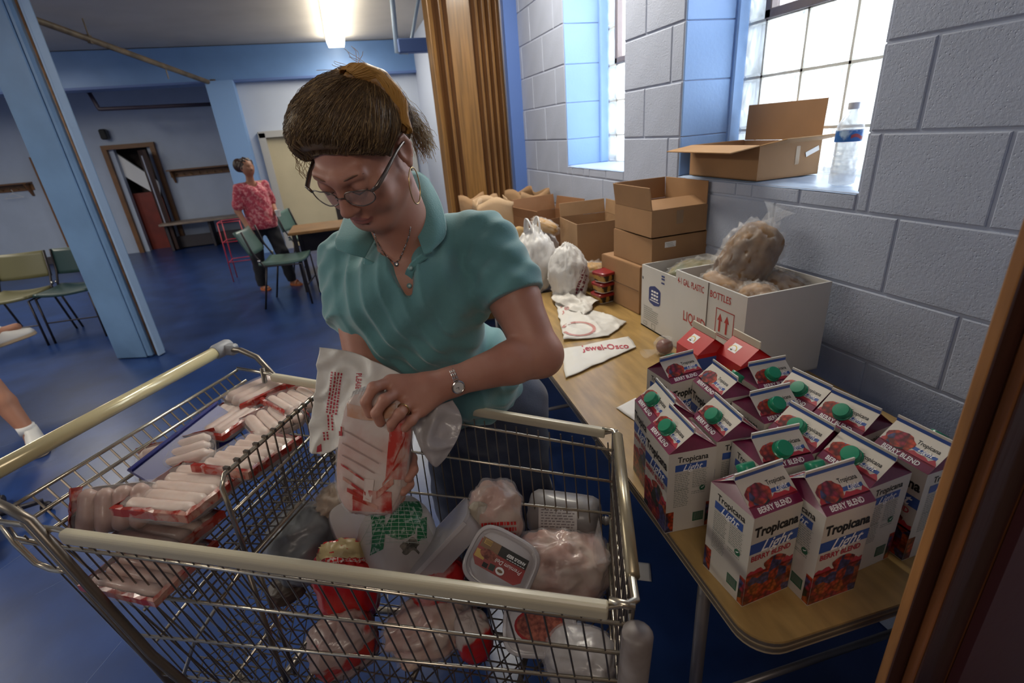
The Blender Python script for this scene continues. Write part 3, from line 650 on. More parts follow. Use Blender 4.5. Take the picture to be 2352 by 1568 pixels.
MB().box((-.1435, -.003, .1385), (.0015, .0025, .277)).build('flap_seam', mat('seam_dark', (.12, .09, .08), .9), wb)
wb2 = open_box('white_box', 'smaller white box with a blue printed badge beside the cardboard stack', 'box', (1.128, 1.497, TZ+.001), 0, .286, .222, .243, [], mwbox, mwboxi, th=.005)
b = MB(); Mb = frame((-.143-.0006, .111, 0), (0, -1, 0), (0, 0, 1)); Mb2 = Mb @ Matrix.Translation((0, 0, .0004))
b.add([Mb @ V(x, y, 0) for x, y in ((.052, .165), (.06, .172), (.09, .180), (.12, .172), (.128, .165), (.128, .118), (.12, .110), (.09, .103), (.06, .110), (.052, .118))], [tuple(range(10))], 1)
for i in range(3):
    for x0_, x1_ in ((.068, .080), (.083, .098), (.101, .112)): b.add([Mb2 @ V(p_[0], p_[1], 0) for p_ in ((x0_, .154-i*.013), (x1_, .154-i*.013), (x1_+.002, .161-i*.013), (x0_+.002, .161-i*.013))], [(0, 1, 2, 3)], 2)
b.add([Mb2 @ V(x, y, 0) for x, y in ((.06, .120), (.12, .120), (.12, .123), (.06, .123))], [(0, 1, 2, 3)], 2)
r = random.Random(4)
for i in range(7):
    x = .02
    while x < (.11 if i else .08): w = r.uniform(.004, .012); b.add([Mb @ V(p_[0], p_[1], 0) for p_ in ((x, .085-i*.008), (x+w, .085-i*.008), (x+w, .088-i*.008), (x, .088-i*.008))], [(0, 1, 2, 3)], 0); x += w+.002
ring(Mb, .02, .012, .045, .026, .002, 0); ring(Mb, .075, .008, .10, .03, .002, 0)
for y in (.225, .215, .20): b.add([Mb @ V(p_[0], p_[1], 0) for p_ in ((.13, y), (.15, y), (.15, y+.006), (.13, y+.006))], [(0, 1, 2, 3)], 1)
b.add([Mb @ V(p_[0], p_[1], 0) for p_ in ((.005, .19), (.012, .187), (.012, .197), (.005, .2))], [(0, 1, 2, 3)], 3)
b.build('printed_label', [mgy, mat('badge_blue', (.02, .035, .16), .5), mpw, mblack], wb2)
# bread bags
mbread = mat('bread_crust', (.30, .16, .07), .7, bump=.3, bscale=40, col2=(.5, .34, .2), vscale=9); mbreadd = mat('dark_bread', (.11, .055, .028), .7, bump=.3, bscale=40, col2=(.24, .13, .05), vscale=14)
mfilm = mat('clear_film', (.9, .88, .86), .08, alpha=.13, bump=.6, bscale=30, dist=.01, spec=.8)
def baggedloaf(name, label, c, rad, rot, mb_, seed, tail=True):
    t = thing(name, label, 'bread bag', c); t.rotation_euler = rot
    lump(rad, 2.6, .12, 2.5, seed).build('loaf', mb_, t, smooth=True)
    lump((rad[0]*1.12, rad[1]*1.14, rad[2]*1.14), 2.2, .22, 5, seed+3, ridge=.10, rs=4, nu=60, nv=36).build('plastic_wrap', mfilm, t, smooth=True)
    if tail:
        m = MB(); m.grid(lambda u, v: (rad[0]*(1.0+v*.55), math.cos(u*2*PI)*(.012+.05*v*v)*(1+.3*math.sin(u*19)), math.sin(u*2*PI)*(.010+.03*v*v)*(1+.3*math.cos(u*13))), 34, 9, closed_u=True).build('bag_tail', mfilm, t, smooth=True)
    return t
baggedloaf('bread_bag', 'tall dark loaf in shiny clear plastic standing up out of the white box', (1.13, 1.24, TZ+.315), (.115, .07, .075), (.1, -1.05, -.3), mbreadd, 1)
baggedloaf('bread_bag', 'pinkish rolls in clear plastic at the left inside of the white box', (1.055, 1.23, TZ+.235), (.055, .08, .05), (.2, 0, .2), mbread, 2, False)
baggedloaf('bread_bag', 'light rolls in clear plastic at the front inside of the white box', (1.075, 1.12, TZ+.225), (.06, .055, .05), (0, .1, .7), mbread, 3, False)
baggedloaf('bread_bag', 'brown loaf in clear plastic at the wall side inside of the white box', (1.19, 1.17, TZ+.215), (.06, .10, .065), (0, .2, -.2), mbreadd, 4, False)
baggedloaf('bread_bag', 'loaf in a gold and green printed wrapper in the smaller white box', (1.13, 1.50, TZ+.205), (.10, .07, .045), (0, -.1, .3), mat('green_wrapper', (.10, .12, .05), .35, col2=(.35, .26, .12), vscale=12), 5)
# ================================================================ CARDBOARD STACK
cb = open_box('cardboard_box', 'open brown cardboard box with raised flaps on top of the stack', 'box', (1.171, 1.795, 1.0765), math.radians(0), .245, .285, .103, [(-1, 0, .085, 8), (1, 0, .085, 0), (0, 1, .085, 4), (0, -1, .085, -72)])
MB().box((0, -.143, .07), (.03, .001, .05)).build('tape', mtape, cb)
cb = open_box('cardboard_box', 'closed cardboard box with a white label, middle of the stack', 'box', (1.176, 1.80, .957), math.radians(2), .255, .285, .118, [(-1, 0, .125, -89), (1, 0, .125, -89)])
MB().box((-.045, -.1435, .088), (.05, .001, .022)).build('label_sticker', mlab, cb)
b = MB()
for i in range(3): b.box((-.05+i*.004, -.1442, .093-i*.006), (.03, .0004, .0015))
b.build('label_print', mgy, cb)
cb = open_box('cardboard_box', 'bottom cardboard box of the stack, seam along its side', 'box', (1.16, 1.86, TZ+.001), math.radians(3), .27, .30, .198, [(-1, 0, .13, -89), (1, 0, .13, -89)])
MB().box((-.1362, 0, .10), (.0012, .29, .0025)).build('side_seam', mat('seam_brown', (.10, .05, .025), .9), cb)
# sill box and bottle
sb = open_box('cardboard_box', 'shallow open cardboard box on the window sill, flaps spread', 'box', (1.452, 1.632, SILL+.004), math.radians(-1.5), .255, .385, .112, [(1, 0, .13, 2), (-1, 0, .115, 97), (0, -1, .115, 80), (0, 1, .10, 100)])
MB().box((.03, -.194, .07), (.016, .001, .06)).build('tape', mtape, sb); MB().box((.09, -.194, .078), (.055, .001, .016), Euler((0, -.35, 0))).build('label_sticker', mlab, sb)
t = thing('water_bottle', 'clear plastic water bottle with blue label on the window sill', 'bottle', (1.385, 1.176, SILL+.0045))
mbot = mat('bottle_plastic', (.93, .95, .97), .08, trans=.0, alpha=.42, spec=.8)
prof = [(.001, .002), (.026, 0), (.033, .005), (.034, .02)]
for i in range(6): z = .03+i*.014; prof += [(.0345, z), (.0325 if i != 3 else .030, z+.005), (.0325 if i != 3 else .030, z+.009), (.0345, z+.013)]
prof += [(.0345, .118), (.0345, .152), (.033, .162), (.026, .178), (.015, .192), (.012, .198), (.012, .205)]
MB().lathe(prof, 32).build('bottle_body', mbot, t, smooth=True)
MB().lathe([(.0336, .004), (.0325, .10), (.001, .101)], 24).build('water', mat('water', (.93, .96, .98), .02, alpha=.15), t, smooth=True)
MB().lathe([(.0135, .204), (.0145, .206), (.0145, .221), (.012, .2225), (.001, .2225)], 20).build('cap', mat('white_cap', (.7, .68, .7), .4), t, smooth=True, angle=40)
lbm = MB(); lbm.grid(lambda u, v: (.0349*math.cos(u*2*PI), .0349*math.sin(u*2*PI), .120+.03*v), 32, 2, closed_u=True)
lo = lbm.build('label', mat('bottle_label_blue', (.03, .14, .42), .3, col2=(.5, .65, .8), vscale=22, lo=.5, hi=.6), t, smooth=True)
lm = MB(); q0 = -2.3
lm.grid(lambda u, v: (.0353*math.cos(q0+u*1.0), .0353*math.sin(q0+u*1.0), .128+.009*v+.004*math.sin(u*5)), 10, 3); lm.build('label_print', mat('label_red', (.35, .05, .06), .4), lo)
# ================================================================ MARGARINE TUBS
mtl = mat('tub_label', (.36, .20, .04), .4, col2=(.02, .012, .01), vscale=24, lo=.45, hi=.5)
def tub(label, c, rz, g):
    t = thing('margarine_tub', label, 'tub', c, rz, g)
    loft(MB(), [(.040, .030, 0, 5), (.044, .034, .002, 5), (.050, .040, .036, 5)], 36).build('cup', mat('tub_white', (.6, .57, .52), .4), t, smooth=True, angle=50)
    loft(MB(), [(.0462, .0362, .006, 5), (.0502, .0402, .033, 5)], 36, cap=False).build('label_band', mtl, t, smooth=True)
    loft(MB(), [(.0535, .0435, .034, 5), (.054, .044, .036, 5), (.054, .044, .044, 5), (.051, .041, .046, 5), (.050, .040, .0445, 5)], 36).build('lid', mat('lid_red', (.24, .010, .012), .35, coat=.2), t, smooth=True, angle=50)
base = V(.995, 1.935, TZ+.0005)
for i, w in enumerate(('bottom', 'middle', 'top')):
    tub(f'red-lidded margarine tub, {w} one of the stack of three beside the cardboard', base+V(.003*i, -.002*i, .0485*i), math.radians(10+4*i), 'stacked margarine tubs')
# ================================================================ PLASTIC AND PAPER BAGS
mbagw = mat('bag_plastic_white', (.60, .58, .56), .4, alpha=1, bump=.5, bscale=18, dist=.012, sheen=.2)
mbagt = mat('bag_plastic_thin', (.62, .60, .60), .3, alpha=.78, bump=.6, bscale=22, dist=.012)
mkraft = mat('kraft_paper', (.34, .20, .10), .8, bump=.4, bscale=14, dist=.01, var=.15, vscale=6); mkraftd = mat('kraft_paper_dark', (.24, .11, .045), .8, bump=.4, bscale=14, dist=.01, var=.15, vscale=6)
def plastic_bag(label, c, rad, rz, seed, m=mbagw, handles=True, printed=None):
    t = thing('plastic_bag', label, 'bag', c, rz); rx, ry, rzz = rad
    def fn(p):
        k = max(0, (p.z/rzz)); s = 1-.55*k*k; return V(p.x*s, p.y*s, p.z)
    lump(rad, 2.5, .13, 2.2, seed, nu=60, nv=36, ridge=.12, rs=5, fn=fn, flat=-rzz*.8).build('bag_body', m, t, smooth=True).location = (0, 0, rzz*.8)
    if handles:
        for s in (-1, 1):
            h = MB(); n = 18; pts = [V(s*rx*.15+math.sin(PI*i/n)*s*rx*.15, -ry*.35+ry*.7*i/n, rzz*1.55+math.sin(PI*i/n)*rzz*.5) for i in range(n+1)]
            h.tube(pts, [.016-.006*math.sin(PI*i/n) for i in range(n+1)], 8, flat=.35); h.build('handle', m, t, smooth=True)
    if printed: printed(t)
    return t
def red_print(t):
    b = MB(); M = frame((-.085, -.03, .12), (.25, -1, .5), (-.2, .3, 1))
    for i, s in enumerate(('THANK', 'YOU')): put_text(b, s, .035, M @ Matrix.Translation((-.04, -i*.04, .0)), 0, bold=.02, sx=.8)
    b.build('red_print', mpr, t)
bag1 = plastic_bag('white plastic shopping bag standing with tied handles next to her sleeve', (.80, 2.30, TZ), (.10, .11, .17), .2, 11)
bag2 = plastic_bag('grey translucent plastic bag slumped behind the white bag with red print', (.92, 2.50, TZ), (.095, .085, .14), .6, 12, mbagt, False)
bag3 = plastic_bag('white plastic bag with dark red print leaning beside the tubs', (.885, 2.09, TZ), (.08, .095, .14), .3, 13, mbagw, False)
def decal(parent, fn, nu, nv, m, name='red_print'): return MB().grid(fn, nu, nv).build(name, m, parent, smooth=True)
b = MB(); r = random.Random(3)
for k in range(26):
    u, v = r.random(), r.random(); c = D(1322+(v*26+u*14), 592+v*108, (D(1340, 640, 1)-V(0, 0, CH)).length*0+1.0)
    # small printed marks, laid on the bag's camera-side skin
bpy.context.view_layer.update()
def on_surface(objs, px, py):
    dg = bpy.context.evaluated_depsgraph_get(); o = V(0, 0, CH); d = ray(px, py).normalized(); best = None
    for ob in objs:
        inv = ob.matrix_world.inverted(); ol = inv @ o; dl = (inv.to_3x3() @ d).normalized()
        ok, loc, nn, _ = ob.ray_cast(ol, dl)
        if ok:
            w = ob.matrix_world @ loc; dd_ = (w-o).length
            if best is None or dd_ < best[0]: best = (dd_, w, (ob.matrix_world.to_3x3() @ nn).normalized())
    return best
def print_on(objs, parent, marks, m, name='red_print', lift=.0012):   # marks: list of polygons in photo pixels, wrapped onto the object's skin
    b = MB(); inv = parent.matrix_world.inverted()
    for poly in marks:
        vs = []
        for p in poly:
            h = on_surface(objs, *p)
            if not h: break
            n = h[2] if h[2].dot(V(0, 0, CH)-h[1]) > 0 else -h[2]
            vs.append(inv @ (h[1]+n*lift))
        if len(vs) == len(poly): b.add(vs, [tuple(range(len(vs)))])
    if b.f: return b.build(name, m, parent)
def dashes(o, ax, ac, rows, length, gap, h, seed=0):     # rows of short strokes for lettering too small to read
    r = random.Random(seed); out = []
    for i in range(rows):
        x = 0
        while x < length:
            w = r.uniform(3, 8); p = [(x, i*gap), (min(x+w, length), i*gap), (min(x+w, length), i*gap+h), (x, i*gap+h)]
            out.append([(o[0]+ax[0]*q[0]+ac[0]*q[1], o[1]+ax[1]*q[0]+ac[1]*q[1]) for q in p]); x += w+2
    return out
def text_marks(s, size, o, ex, ey, **k):      # text as pixel polygons
    vs, fs = text(s, size, **k); ex, ey = V(ex[0], ex[1], 0), V(ey[0], ey[1], 0)
    P = [(o[0]+x*ex.x+y*ey.x, o[1]+x*ex.y+y*ey.y) for x, y in vs]; return [[P[i] for i in f] for f in fs]
print_on([bag3.children[0]], bag3, dashes((1312, 695), (.35, -1), (1, .3), 4, 95, 9, 6, 3), mat('print_maroon', (.20, .03, .05), .5))
def paper_bag(label, c, rz, w, d, h, m=mkraft, open_=True, seed=0):
    t = thing('paper_bag', label, 'paper bag', c, rz)
    def f(u, v):
        q = u*4; s = int(q) % 4; k = q-int(q)
        P = [(-w/2, -d/2), (w/2, -d/2), (w/2, d/2), (-w/2, d/2)]; a, b_ = P[s], P[(s+1) % 4]
        x = a[0]+(b_[0]-a[0])*k; y = a[1]+(b_[1]-a[1])*k; z = v*h*(1+.05*math.sin(u*23+seed)*v)
        if s in (1, 3): x *= 1-.35*v*v*math.sin(PI*k)     # pinched sides
        w_ = .018*v; return (x+w_*noise.noise(V(x*9, y*9, z*9+seed)), y+w_*noise.noise(V(y*9, z*9, x*9+seed)), z)
    MB().grid(f, 48, 12, closed_u=True).prism([(-w/2, -d/2), (w/2, -d/2), (w/2, d/2), (-w/2, d/2)], 0, .002).build('bag_walls', m, t, smooth=True, solid=.002, angle=35)
    return t
t = paper_bag('tall brown paper grocery bag by the wall with a rolled rim', (1.12, 3.30, TZ), .15, .22, .26, .36, mkraft, seed=2)
paper_bag('light brown paper bag nearest her shoulder at the back of the table', (.80, 3.02, TZ), -.1, .22, .16, .37, mat('kraft_light', (.42, .28, .16), .8, bump=.4, bscale=14, dist=.01), seed=5)
paper_bag('plain brown paper bag behind the light one against the partition', (.78, 3.30, TZ), .3, .20, .18, .36, mkraft, seed=9)
t = paper_bag('small tan paper bag with crumpled top in front of the dark box', (.80, 2.70, TZ), .3, .13, .10, .24, mat('kraft_yellow', (.46, .30, .13), .8, bump=.5, bscale=20, dist=.01), seed=4)
open_box('cardboard_box', 'dark brown tilted cardboard box behind the plastic bags', 'box', (1.07, 2.80, TZ+.002), math.radians(10), .30, .30, .27, [(-1, 0, .05, 5), (0, 1, .09, 10), (1, 0, .08, 12)], mkraftd, mcard)
open_box('cardboard_box', 'brown open box between the paper bags and the cardboard stack', 'box', (1.14, 2.35, TZ+.001), math.radians(-4), .26, .26, .30, [(0, 1, .07, 10), (1, 0, .07, 5)], mkraft, mcard)
t = baggedloaf('bread_bag', 'amber rolls in crinkled clear plastic between tubs and dark box', (1.03, 2.12, TZ+.07), (.05, .07, .06), (0, 0, .4), mat('amber_bread', (.40, .22, .06), .6), 8, False)
baggedloaf('bread_bag', 'brown loaf end in clear plastic lying on the grey plastic bag', (.93, 2.47, TZ+.27), (.07, .035, .03), (0, .45, -.5), mat('amber_bread'), 9, False)
# flat bags lying on the table
def flat_sheet(name, label, pts, z, m, amp=.006, seed=0, cat='bag', nu=26, nv=26, th=.0008, fold=None):
    c = sum((V(p[0], p[1], 0) for p in pts), V(0, 0, 0))/4; t = thing(name, label, cat, (c.x, c.y, z))
    a, b_, c_, d_ = [V(p[0], p[1], 0)-c for p in pts]
    def f(u, v):
        p = a.lerp(b_, u).lerp(d_.lerp(c_, u), v); e = min(u, 1-u, v, 1-v)
        n = fbm(p+V(0, 0, seed), 16, 3); r = abs(noise.noise(V(p.x*11+seed, p.y*11, 1)))
        zz = amp*(.9+.8*n+1.6*(1-min(1, r*5))*.5)*(.35+min(1, e*8)*.65); return (p.x+amp*.8*noise.noise(V(p.y*20, seed, 0)), p.y+amp*.8*noise.noise(V(p.x*20, seed, 3)), max(.0012, zz))
    MB().grid(f, nu, nv).build('sheet', m, t, smooth=True, solid=th); return t
def gz(*ps, z=TZ): return [tuple(G(p[0], p[1], z)[:2]) for p in ps]
mjb = mat('carrier_bag_white', (.66, .63, .58), .5, bump=.3, bscale=25, dist=.004)
j1 = flat_sheet('plastic_bag', 'flat white store bag with red lettering across the table edge', gz((1300, 872), (1462, 800), (1445, 775), (1290, 805)), TZ+.004, mjb, .005, 1)
j2 = flat_sheet('plastic_bag', 'rumpled white store bag behind the flat one, pale red print', gz((1296, 785), (1400, 775), (1440, 742), (1275, 690)), TZ+.004, mjb, .012, 2, nu=36, nv=36)
j3 = flat_sheet('plastic_bag', 'crumpled white bag heaped at the foot of the printed plastic bag', gz((1270, 700), (1345, 735), (1375, 700), (1270, 660)), TZ+.012, mjb, .02, 3, nu=36, nv=36)
bpy.context.view_layer.update()
print_on([j1.children[0]], j1, text_marks('Jewel-Osco', 24, (1340, 806), (1, -.06), (-.3, -.7), bold=.02, sx=.95), mpr)
mpk = mat('print_pink', (.50, .22, .20), .5)
cyc = [[(1411+44*math.cos(a)*k1, 824+19*math.sin(a)*k1) for (a, k1) in ((q, 1), (q+.3, 1), (q+.3, .86), (q, .86))] for q in [i*.3 for i in range(21)]]
print_on([j1.children[0]], j1, cyc+text_marks('MVC', 16, (1385, 824), (1, -.1), (-.1, -.6), bold=.03)+text_marks('CRU', 22, (1385, 838), (1, -.1), (-.1, -.6), bold=.03), mpk, 'pink_print')
print_on([j2.children[0]], j2, text_marks('Jewel', 30, (1292, 718), (.8, -.45), (-.3, -.6), bold=.01)+[[(1330+40*math.cos(a)*k1, 755+17*math.sin(a)*k1) for (a, k1) in ((q, 1), (q+.3, 1), (q+.3, .8), (q, .8))] for q in [i*.3 for i in range(21)]], mpk, 'pink_print')
flat_sheet('paper_napkin', 'small white folded paper square under the leftmost juice carton', gz((1415, 938), (1462, 970), (1490, 935), (1460, 915)), TZ+.001, mat('paper_white', (.68, .65, .62), .7), .003, 5, 'paper', 10, 10)
p_ = flat_sheet('paper_sheet', 'white paper square lying on the blue floor under the table', gz((1455, 1330), (1497, 1336), (1493, 1294), (1457, 1290), z=0), .0005, mat('paper_white'), .002, 6, 'paper', 8, 8)
t = thing('red_onion', 'red onion knotted inside a clear produce bag beside the white box', 'onion', G(1530, 815, TZ)+V(0, .01, .0))
lump((.028, .028, .026), 2, .03, 2, 3, nu=32, nv=22).build('bulb', mat('onion_skin', (.17, .035, .02), .35, var=.4, vscale=30, stretch=(1, 1, .3)), t, smooth=True).location = (0, 0, .028)
lump((.034, .034, .033), 2.2, .15, 4, 6, ridge=.12).build('produce_bag', mfilm, t, smooth=True).location = (0, 0, .031)
MB().grid(lambda u, v: (-.03-.05*v, .0+math.cos(u*2*PI)*(.006+.022*v), .018+math.sin(u*2*PI)*(.005+.008*v)), 20, 6, closed_u=True).build('bag_tail', mfilm, t, smooth=True)
# ================================================================ SHOPPING CART
CO = V(-.433, 1.093, 0); CTH = math.radians(-32.3); CEA = V(math.cos(CTH), math.sin(CTH), 0); CEB = V(-math.sin(CTH), math.cos(CTH), 0)
mwire = mat('cart_wire', (.58, .52, .42), .24, .85, bump=.2, bscale=60); mwired = mat('cart_wire_dark', (.21, .18, .15), .36, .8)
mcrm = mat('cart_cream_plastic', (.50, .45, .33), .38, bump=.08, bscale=60, coat=.1); mhan = mat('cart_handle', (.62, .53, .30), .22, .15, coat=.4)
mgpl = mat('cart_grey_plastic', (.28, .28, .29), .45)
ct_ = thing('shopping_cart', 'chrome wire shopping cart full of frozen meat packages, cream rim covers', 'shopping cart', CO, CTH)
def rimz(u): return .95-.05*u/.93
def SN(u, z, s=-1): return V(u, s*(.281-.075*u/.93-.13*(rimz(u)-z)), z)        # side planes; s=-1 near side, +1 far side
UR, UN = -.12, .93
def zf(u): return .45+.07*max(0, u)/.93
for s, nm in ((-1, 'near'), (1, 'far')):
    u0 = .02 if s < 0 else -.02; u1 = .925 if s < 0 else .885; UE = .945 if s < 0 else .895
    # rim rod + plastic cover
    MB().tube([SN(UR-.02, rimz(UR-.02), s), SN(u0-.01, rimz(u0), s), SN(u0+.02, rimz(u0)-.010, s), SN(u1-.02, rimz(u1)-.010, s), SN(u1, .90, s), SN(UE, .90, s)], .0045, 8).build('rim_rod', mwire, ct_, smooth=True)
    a, b_ = SN(u0, rimz(u0)+.004, s), SN(u1-.015, rimz(u1)+.004, s); M = frame(a, (b_-a), (0, 0, 1)); l = (b_-a).length
    c = MB(); zz_ = 1 if s < 0 else .85; c.prism([(-.009, -.027*zz_), (.009, -.027*zz_), (.010, -.010*zz_), (.006, -.003), (-.006, -.002), (-.010, -.008)], 0, l, M @ Matrix(((0, 0, 1, 0), (0, 1, 0, 0), (-1, 0, 0, 0), (0, 0, 0, 1))))
    c.build('rim_cover', mcrm, ct_, bev=.003)
    # horizontal rods
    rods = [(-.10, .905, .855), (-.05, .78, .78), (-.05, .63, .70), (-.05, .475, .56)]
    for (ua, za, zb) in rods:
        MB().tube([SN(ua, za, s), SN(UE-.01, zb, s)], .0033, 6).build('side_rod', mwire, ct_, smooth=True)
    # vertical wires, one joined part: hair-thin and 40 to a side
    w = MB(); n = 38
    for i in range(n):
        u = -.08+(UE+.06)*i/(n-1); zb = zf(u); ub = u+.02
        w.tube([SN(u, rimz(u)-.03, s), SN(ub, zb+.03, s), SN(ub, zb, s)+V(0, -s*.012, -.004)], .0016, 5)
    w.build('side_wires', mwired, ct_, kind='stuff')
# corner post at rear
for s in (-1, 1):
    MB().tube([SN(-.05, .965, s), SN(-.05, .45, s), SN(-.02, .40, s)], .0065, 8).build('rear_post', mwired, ct_, smooth=True)
# near handle side frame: loops and big tube
HN, HF = V(-.20, -.26, 1.00), V(-.205, .322, 1.00)
MB().tube([HN+V(-.012, -.0, -.01), V(-.15, -.275, .99), V(-.06, -.292, .995), V(-.02, -.292, .975), V(.02, -.290, .86), V(.10, -.292, .68), V(.24, -.27, .40), V(.36, -.24, .18)], .008, 10).build('frame_tube', mwired, ct_, smooth=True)
MB().tube([HF, V(-.14, .32, 1.00), V(-.08, .31, .985), V(-.02, .295, .93), V(.02, .292, .86), V(.10, .292, .68), V(.24, .27, .40), V(.36, .24, .18)], .008, 10).build('frame_tube', mwired, ct_, smooth=True)
MB().tube([HN+V(0, .0, -.01), SN(-.12, .90), SN(-.115, .845), SN(-.09, .83), SN(-.05, .83)], .0055, 8).build('side_loop', mwire, ct_, smooth=True)
MB().tube([SN(-.05, .955), SN(-.10, .95), SN(-.105, .915), SN(-.05, .905)], .004, 8).build('side_loop', mwire, ct_, smooth=True)
MB().tube([HN+V(-.0, -.05, 0), HF], .0165, 18).build('handle', mhan, ct_, smooth=True)
for P_, s in ((HN, -1), (HF, 1)):
    o = MB(); Mh = frame(P_, (1, 0, 0), (0, 0, 1)); o.lathe([(.001, -.03), (.018, -.028), (.021, -.02), (.021, .02), (.018, .028), (.001, .03)], 18, M=Mh); o.box(P_+V(.02, s*.005, -.002), (.05, .03, .03), ch=.006); o.build('handle_end_cap', mgpl, ct_, smooth=True, angle=40)
# rear gate: three long rods with short uprights
for k, (z, u) in enumerate(((.955, -.135), (.925, -.115), (.895, -.095), (.70, .02), (.50, .14))):
    MB().tube([V(u, -.262+.03*(k > 2), z), V(u, .285-.03*(k > 2), z)], .0042 if k < 3 else .0033, 8).build('gate_rod', mwire, ct_, smooth=True)
w = MB()
for i in range(22):
    v = -.25+.52*i/21; w.tube([V(-.138, v, .957), V(-.092, v, .893), V(.02, v*.95, .70), V(.15, v*.9, .46)], .0022, 5)
w.build('gate_wires', mwired, ct_, kind='stuff')
# child seat flap
fl_ = [V(.225, -.150, .80), V(.235, -.155, .965), V(.232, -.14, .98), V(.225, .20, .985), V(.225, .23, .97), V(.215, .235, .80)]
MB().tube(fl_, .0045, 8).build('seat_flap_frame', mwire, ct_, smooth=True)
MB().tube([V(.228, -.152, .90), V(.218, .232, .90)], .0036, 8).build('seat_flap_rod', mwire, ct_, smooth=True)
MB().tube([V(.222, -.150, .78), V(.21, .235, .78)], .0036, 8).build('seat_flap_rod', mwire, ct_, smooth=True)
w = MB()
for i in range(15):
    v = -.13+.345*i/14; w.tube([V(.2305, v, .983), V(.224, v, .90), V(.218, v, .78), V(.12, v, .765)], .002, 5); w.box(V(.230, v, .985), (.011, .006, .008))
w.build('seat_flap_wires', mwired, ct_, kind='stuff')
w = MB()
for i in range(14): u = -.03+i*.019; w.tube([V(u, -.235, .765), V(u, .235, .765)], .002, 5)
w.build('seat_wires', mwired, ct_, kind='stuff')
MB().tube([V(.215, -.15, .79), V(.225, -.17, .50), V(.23, -.17, .46)], .005, 8).build('seat_hinge_rod', mwired, ct_, smooth=True)
MB().tube([V(.235, -.145, .79), V(.24, -.155, .46)], .004, 8).build('seat_hinge_rod', mwired, ct_, smooth=True)
MB().tube([V(.20, .21, .79), V(.15, .225, .47)], .005, 8).build('seat_hinge_rod', mwired, ct_, smooth=True)
MB().tube([V(.21, -.15, .77), V(.10, -.22, .62), V(.04, -.25, .5)], .004, 8).tube([V(.19, .22, .80), V(.0, -.1, .62), V(-.0, -.23, .60)], .0035, 8).build('seat_brace', mwire, ct_, smooth=True)
# diamond mesh floor
w = MB()
fu0, fu1 = -.03, .90
def FP(u, v): return V(u, max(-(.215-.05*u), min(.215-.05*u, v)), zf(u))
for k in range(-13, 40):
    for sgn in (1, -1):
        pts = [];  u = k*.037; 
        p0 = (u, -.22*sgn); p1 = (u+.25, .22*sgn); ps = []
        for i in range(9):
            q = i/8; uu, vv = p0[0]+(p1[0]-p0[0])*q, p0[1]+(p1[1]-p0[1])*q
            if fu0 <= uu <= fu1: ps.append(FP(uu, vv))
        if len(ps) > 1: w.tube(ps, .0016, 4)
for i in range(13): v = -.19+.38*i/12; w.tube([FP(fu0, v)+V(0, 0, -.003), FP(fu1, v)+V(0, 0, -.003)], .0018, 5)
w.build('floor_mesh', mwired, ct_, kind='stuff')
# nose panel
CN, CF_ = V(.945, -.207, .90), V(.893, .212, .90)
pts = [CN+V(-.035, .004, 0), CN+V(-.01, .002, 0), CN+V(.0, .012, 0), CN.lerp(CF_, .1), CF_.lerp(CN, .06), CF_+V(-.006, -.002, 0), CF_+V(-.03, 0, 0)]
MB().tube(pts, .006, 10).build('nose_rod', mwire, ct_, smooth=True)
MB().tube([CN.lerp(CF_, .12)+V(.001, 0, .001), CF_.lerp(CN, .05)+V(.001, 0, .001)], .0105, 14).build('nose_cover', mat('nose_cover', (.36, .30, .20), .3, .6), ct_, smooth=True)
for z in (.84, .77, .69, .61, .54):
    a = CN+V(-.05*(.9-z), .02*(.9-z), z-.9); b_ = CF_+V(-.06*(.9-z), -.10*(.9-z), z-.9); MB().tube([a, b_], .0033, 6).build('nose_cross_rod', mwire, ct_, smooth=True)
w = MB()
for i in range(17):
    a = CN.lerp(CF_, (i+.5)/17); w.tube([a, a+V(-.012, 0, -.2), a+V(-.02, 0, -.385)], .0026, 5)
w.build('nose_wires', mwired, ct_, kind='stuff')
# bumper posts
mbmp = mat('bumper_scuffed', (.26, .23, .22), .5, bump=.4, bscale=50, col2=(.14, .11, .10), vscale=14)
for P_, s in ((CN, -1), (CF_, 1)):
    o = MB(); n = 12
    o.tube([P_+V(.004, s*.012, -.028), P_+V(.004, s*.012, -.034), P_+V(-.004, s*.012, -.2), P_+V(-.012, s*.010, -.34)], [.014, .021, .021, .020], 16) if s < 0 else o.tube([P_+V(-.002, 0, -.005), P_+V(-.008, 0, -.30)], .008, 12)
    o.build('corner_bumper', mbmp if s < 0 else mwire, ct_, smooth=True, angle=50)
# chassis and casters
MB().tube([V(.36, -.24, .18), V(.85, -.17, .17), V(.85, .17, .17), V(.36, .24, .18)], .011, 10).tube([V(.0, -.22, .15), V(.36, -.24, .18)], .011, 8).tube([V(.0, .22, .15), V(.36, .24, .18)], .011, 8).tube([V(.0, -.22, .15), V(.0, .22, .15)], .011, 8).build('chassis', mwired, ct_, smooth=True)
for u, v in ((.0, -.22), (.0, .22), (.82, -.16), (.82, .16)):
    MB().lathe([(.01, -.014), (.055, -.014), (.06, -.008), (.06, .008), (.055, .014), (.01, .014)], 20, (u, v, .0605), Euler((PI/2, 0, 0)).to_matrix()).build('caster_wheel', mat('wheel_rubber', (.03, .03, .03), .6), ct_, smooth=True, angle=40)
    MB().box((u, v-.02, .10), (.03, .004, .09)).box((u, v+.02, .10), (.03, .004, .09)).box((u, v, .145), (.035, .044, .006)).build('caster_fork', mwire, ct_)
for u in (.28, .5, .72):
    MB().tube([V(u, -.19, .47), V(u, .19, .47)], .006, 8).build('floor_support', mwired, ct_, smooth=True)
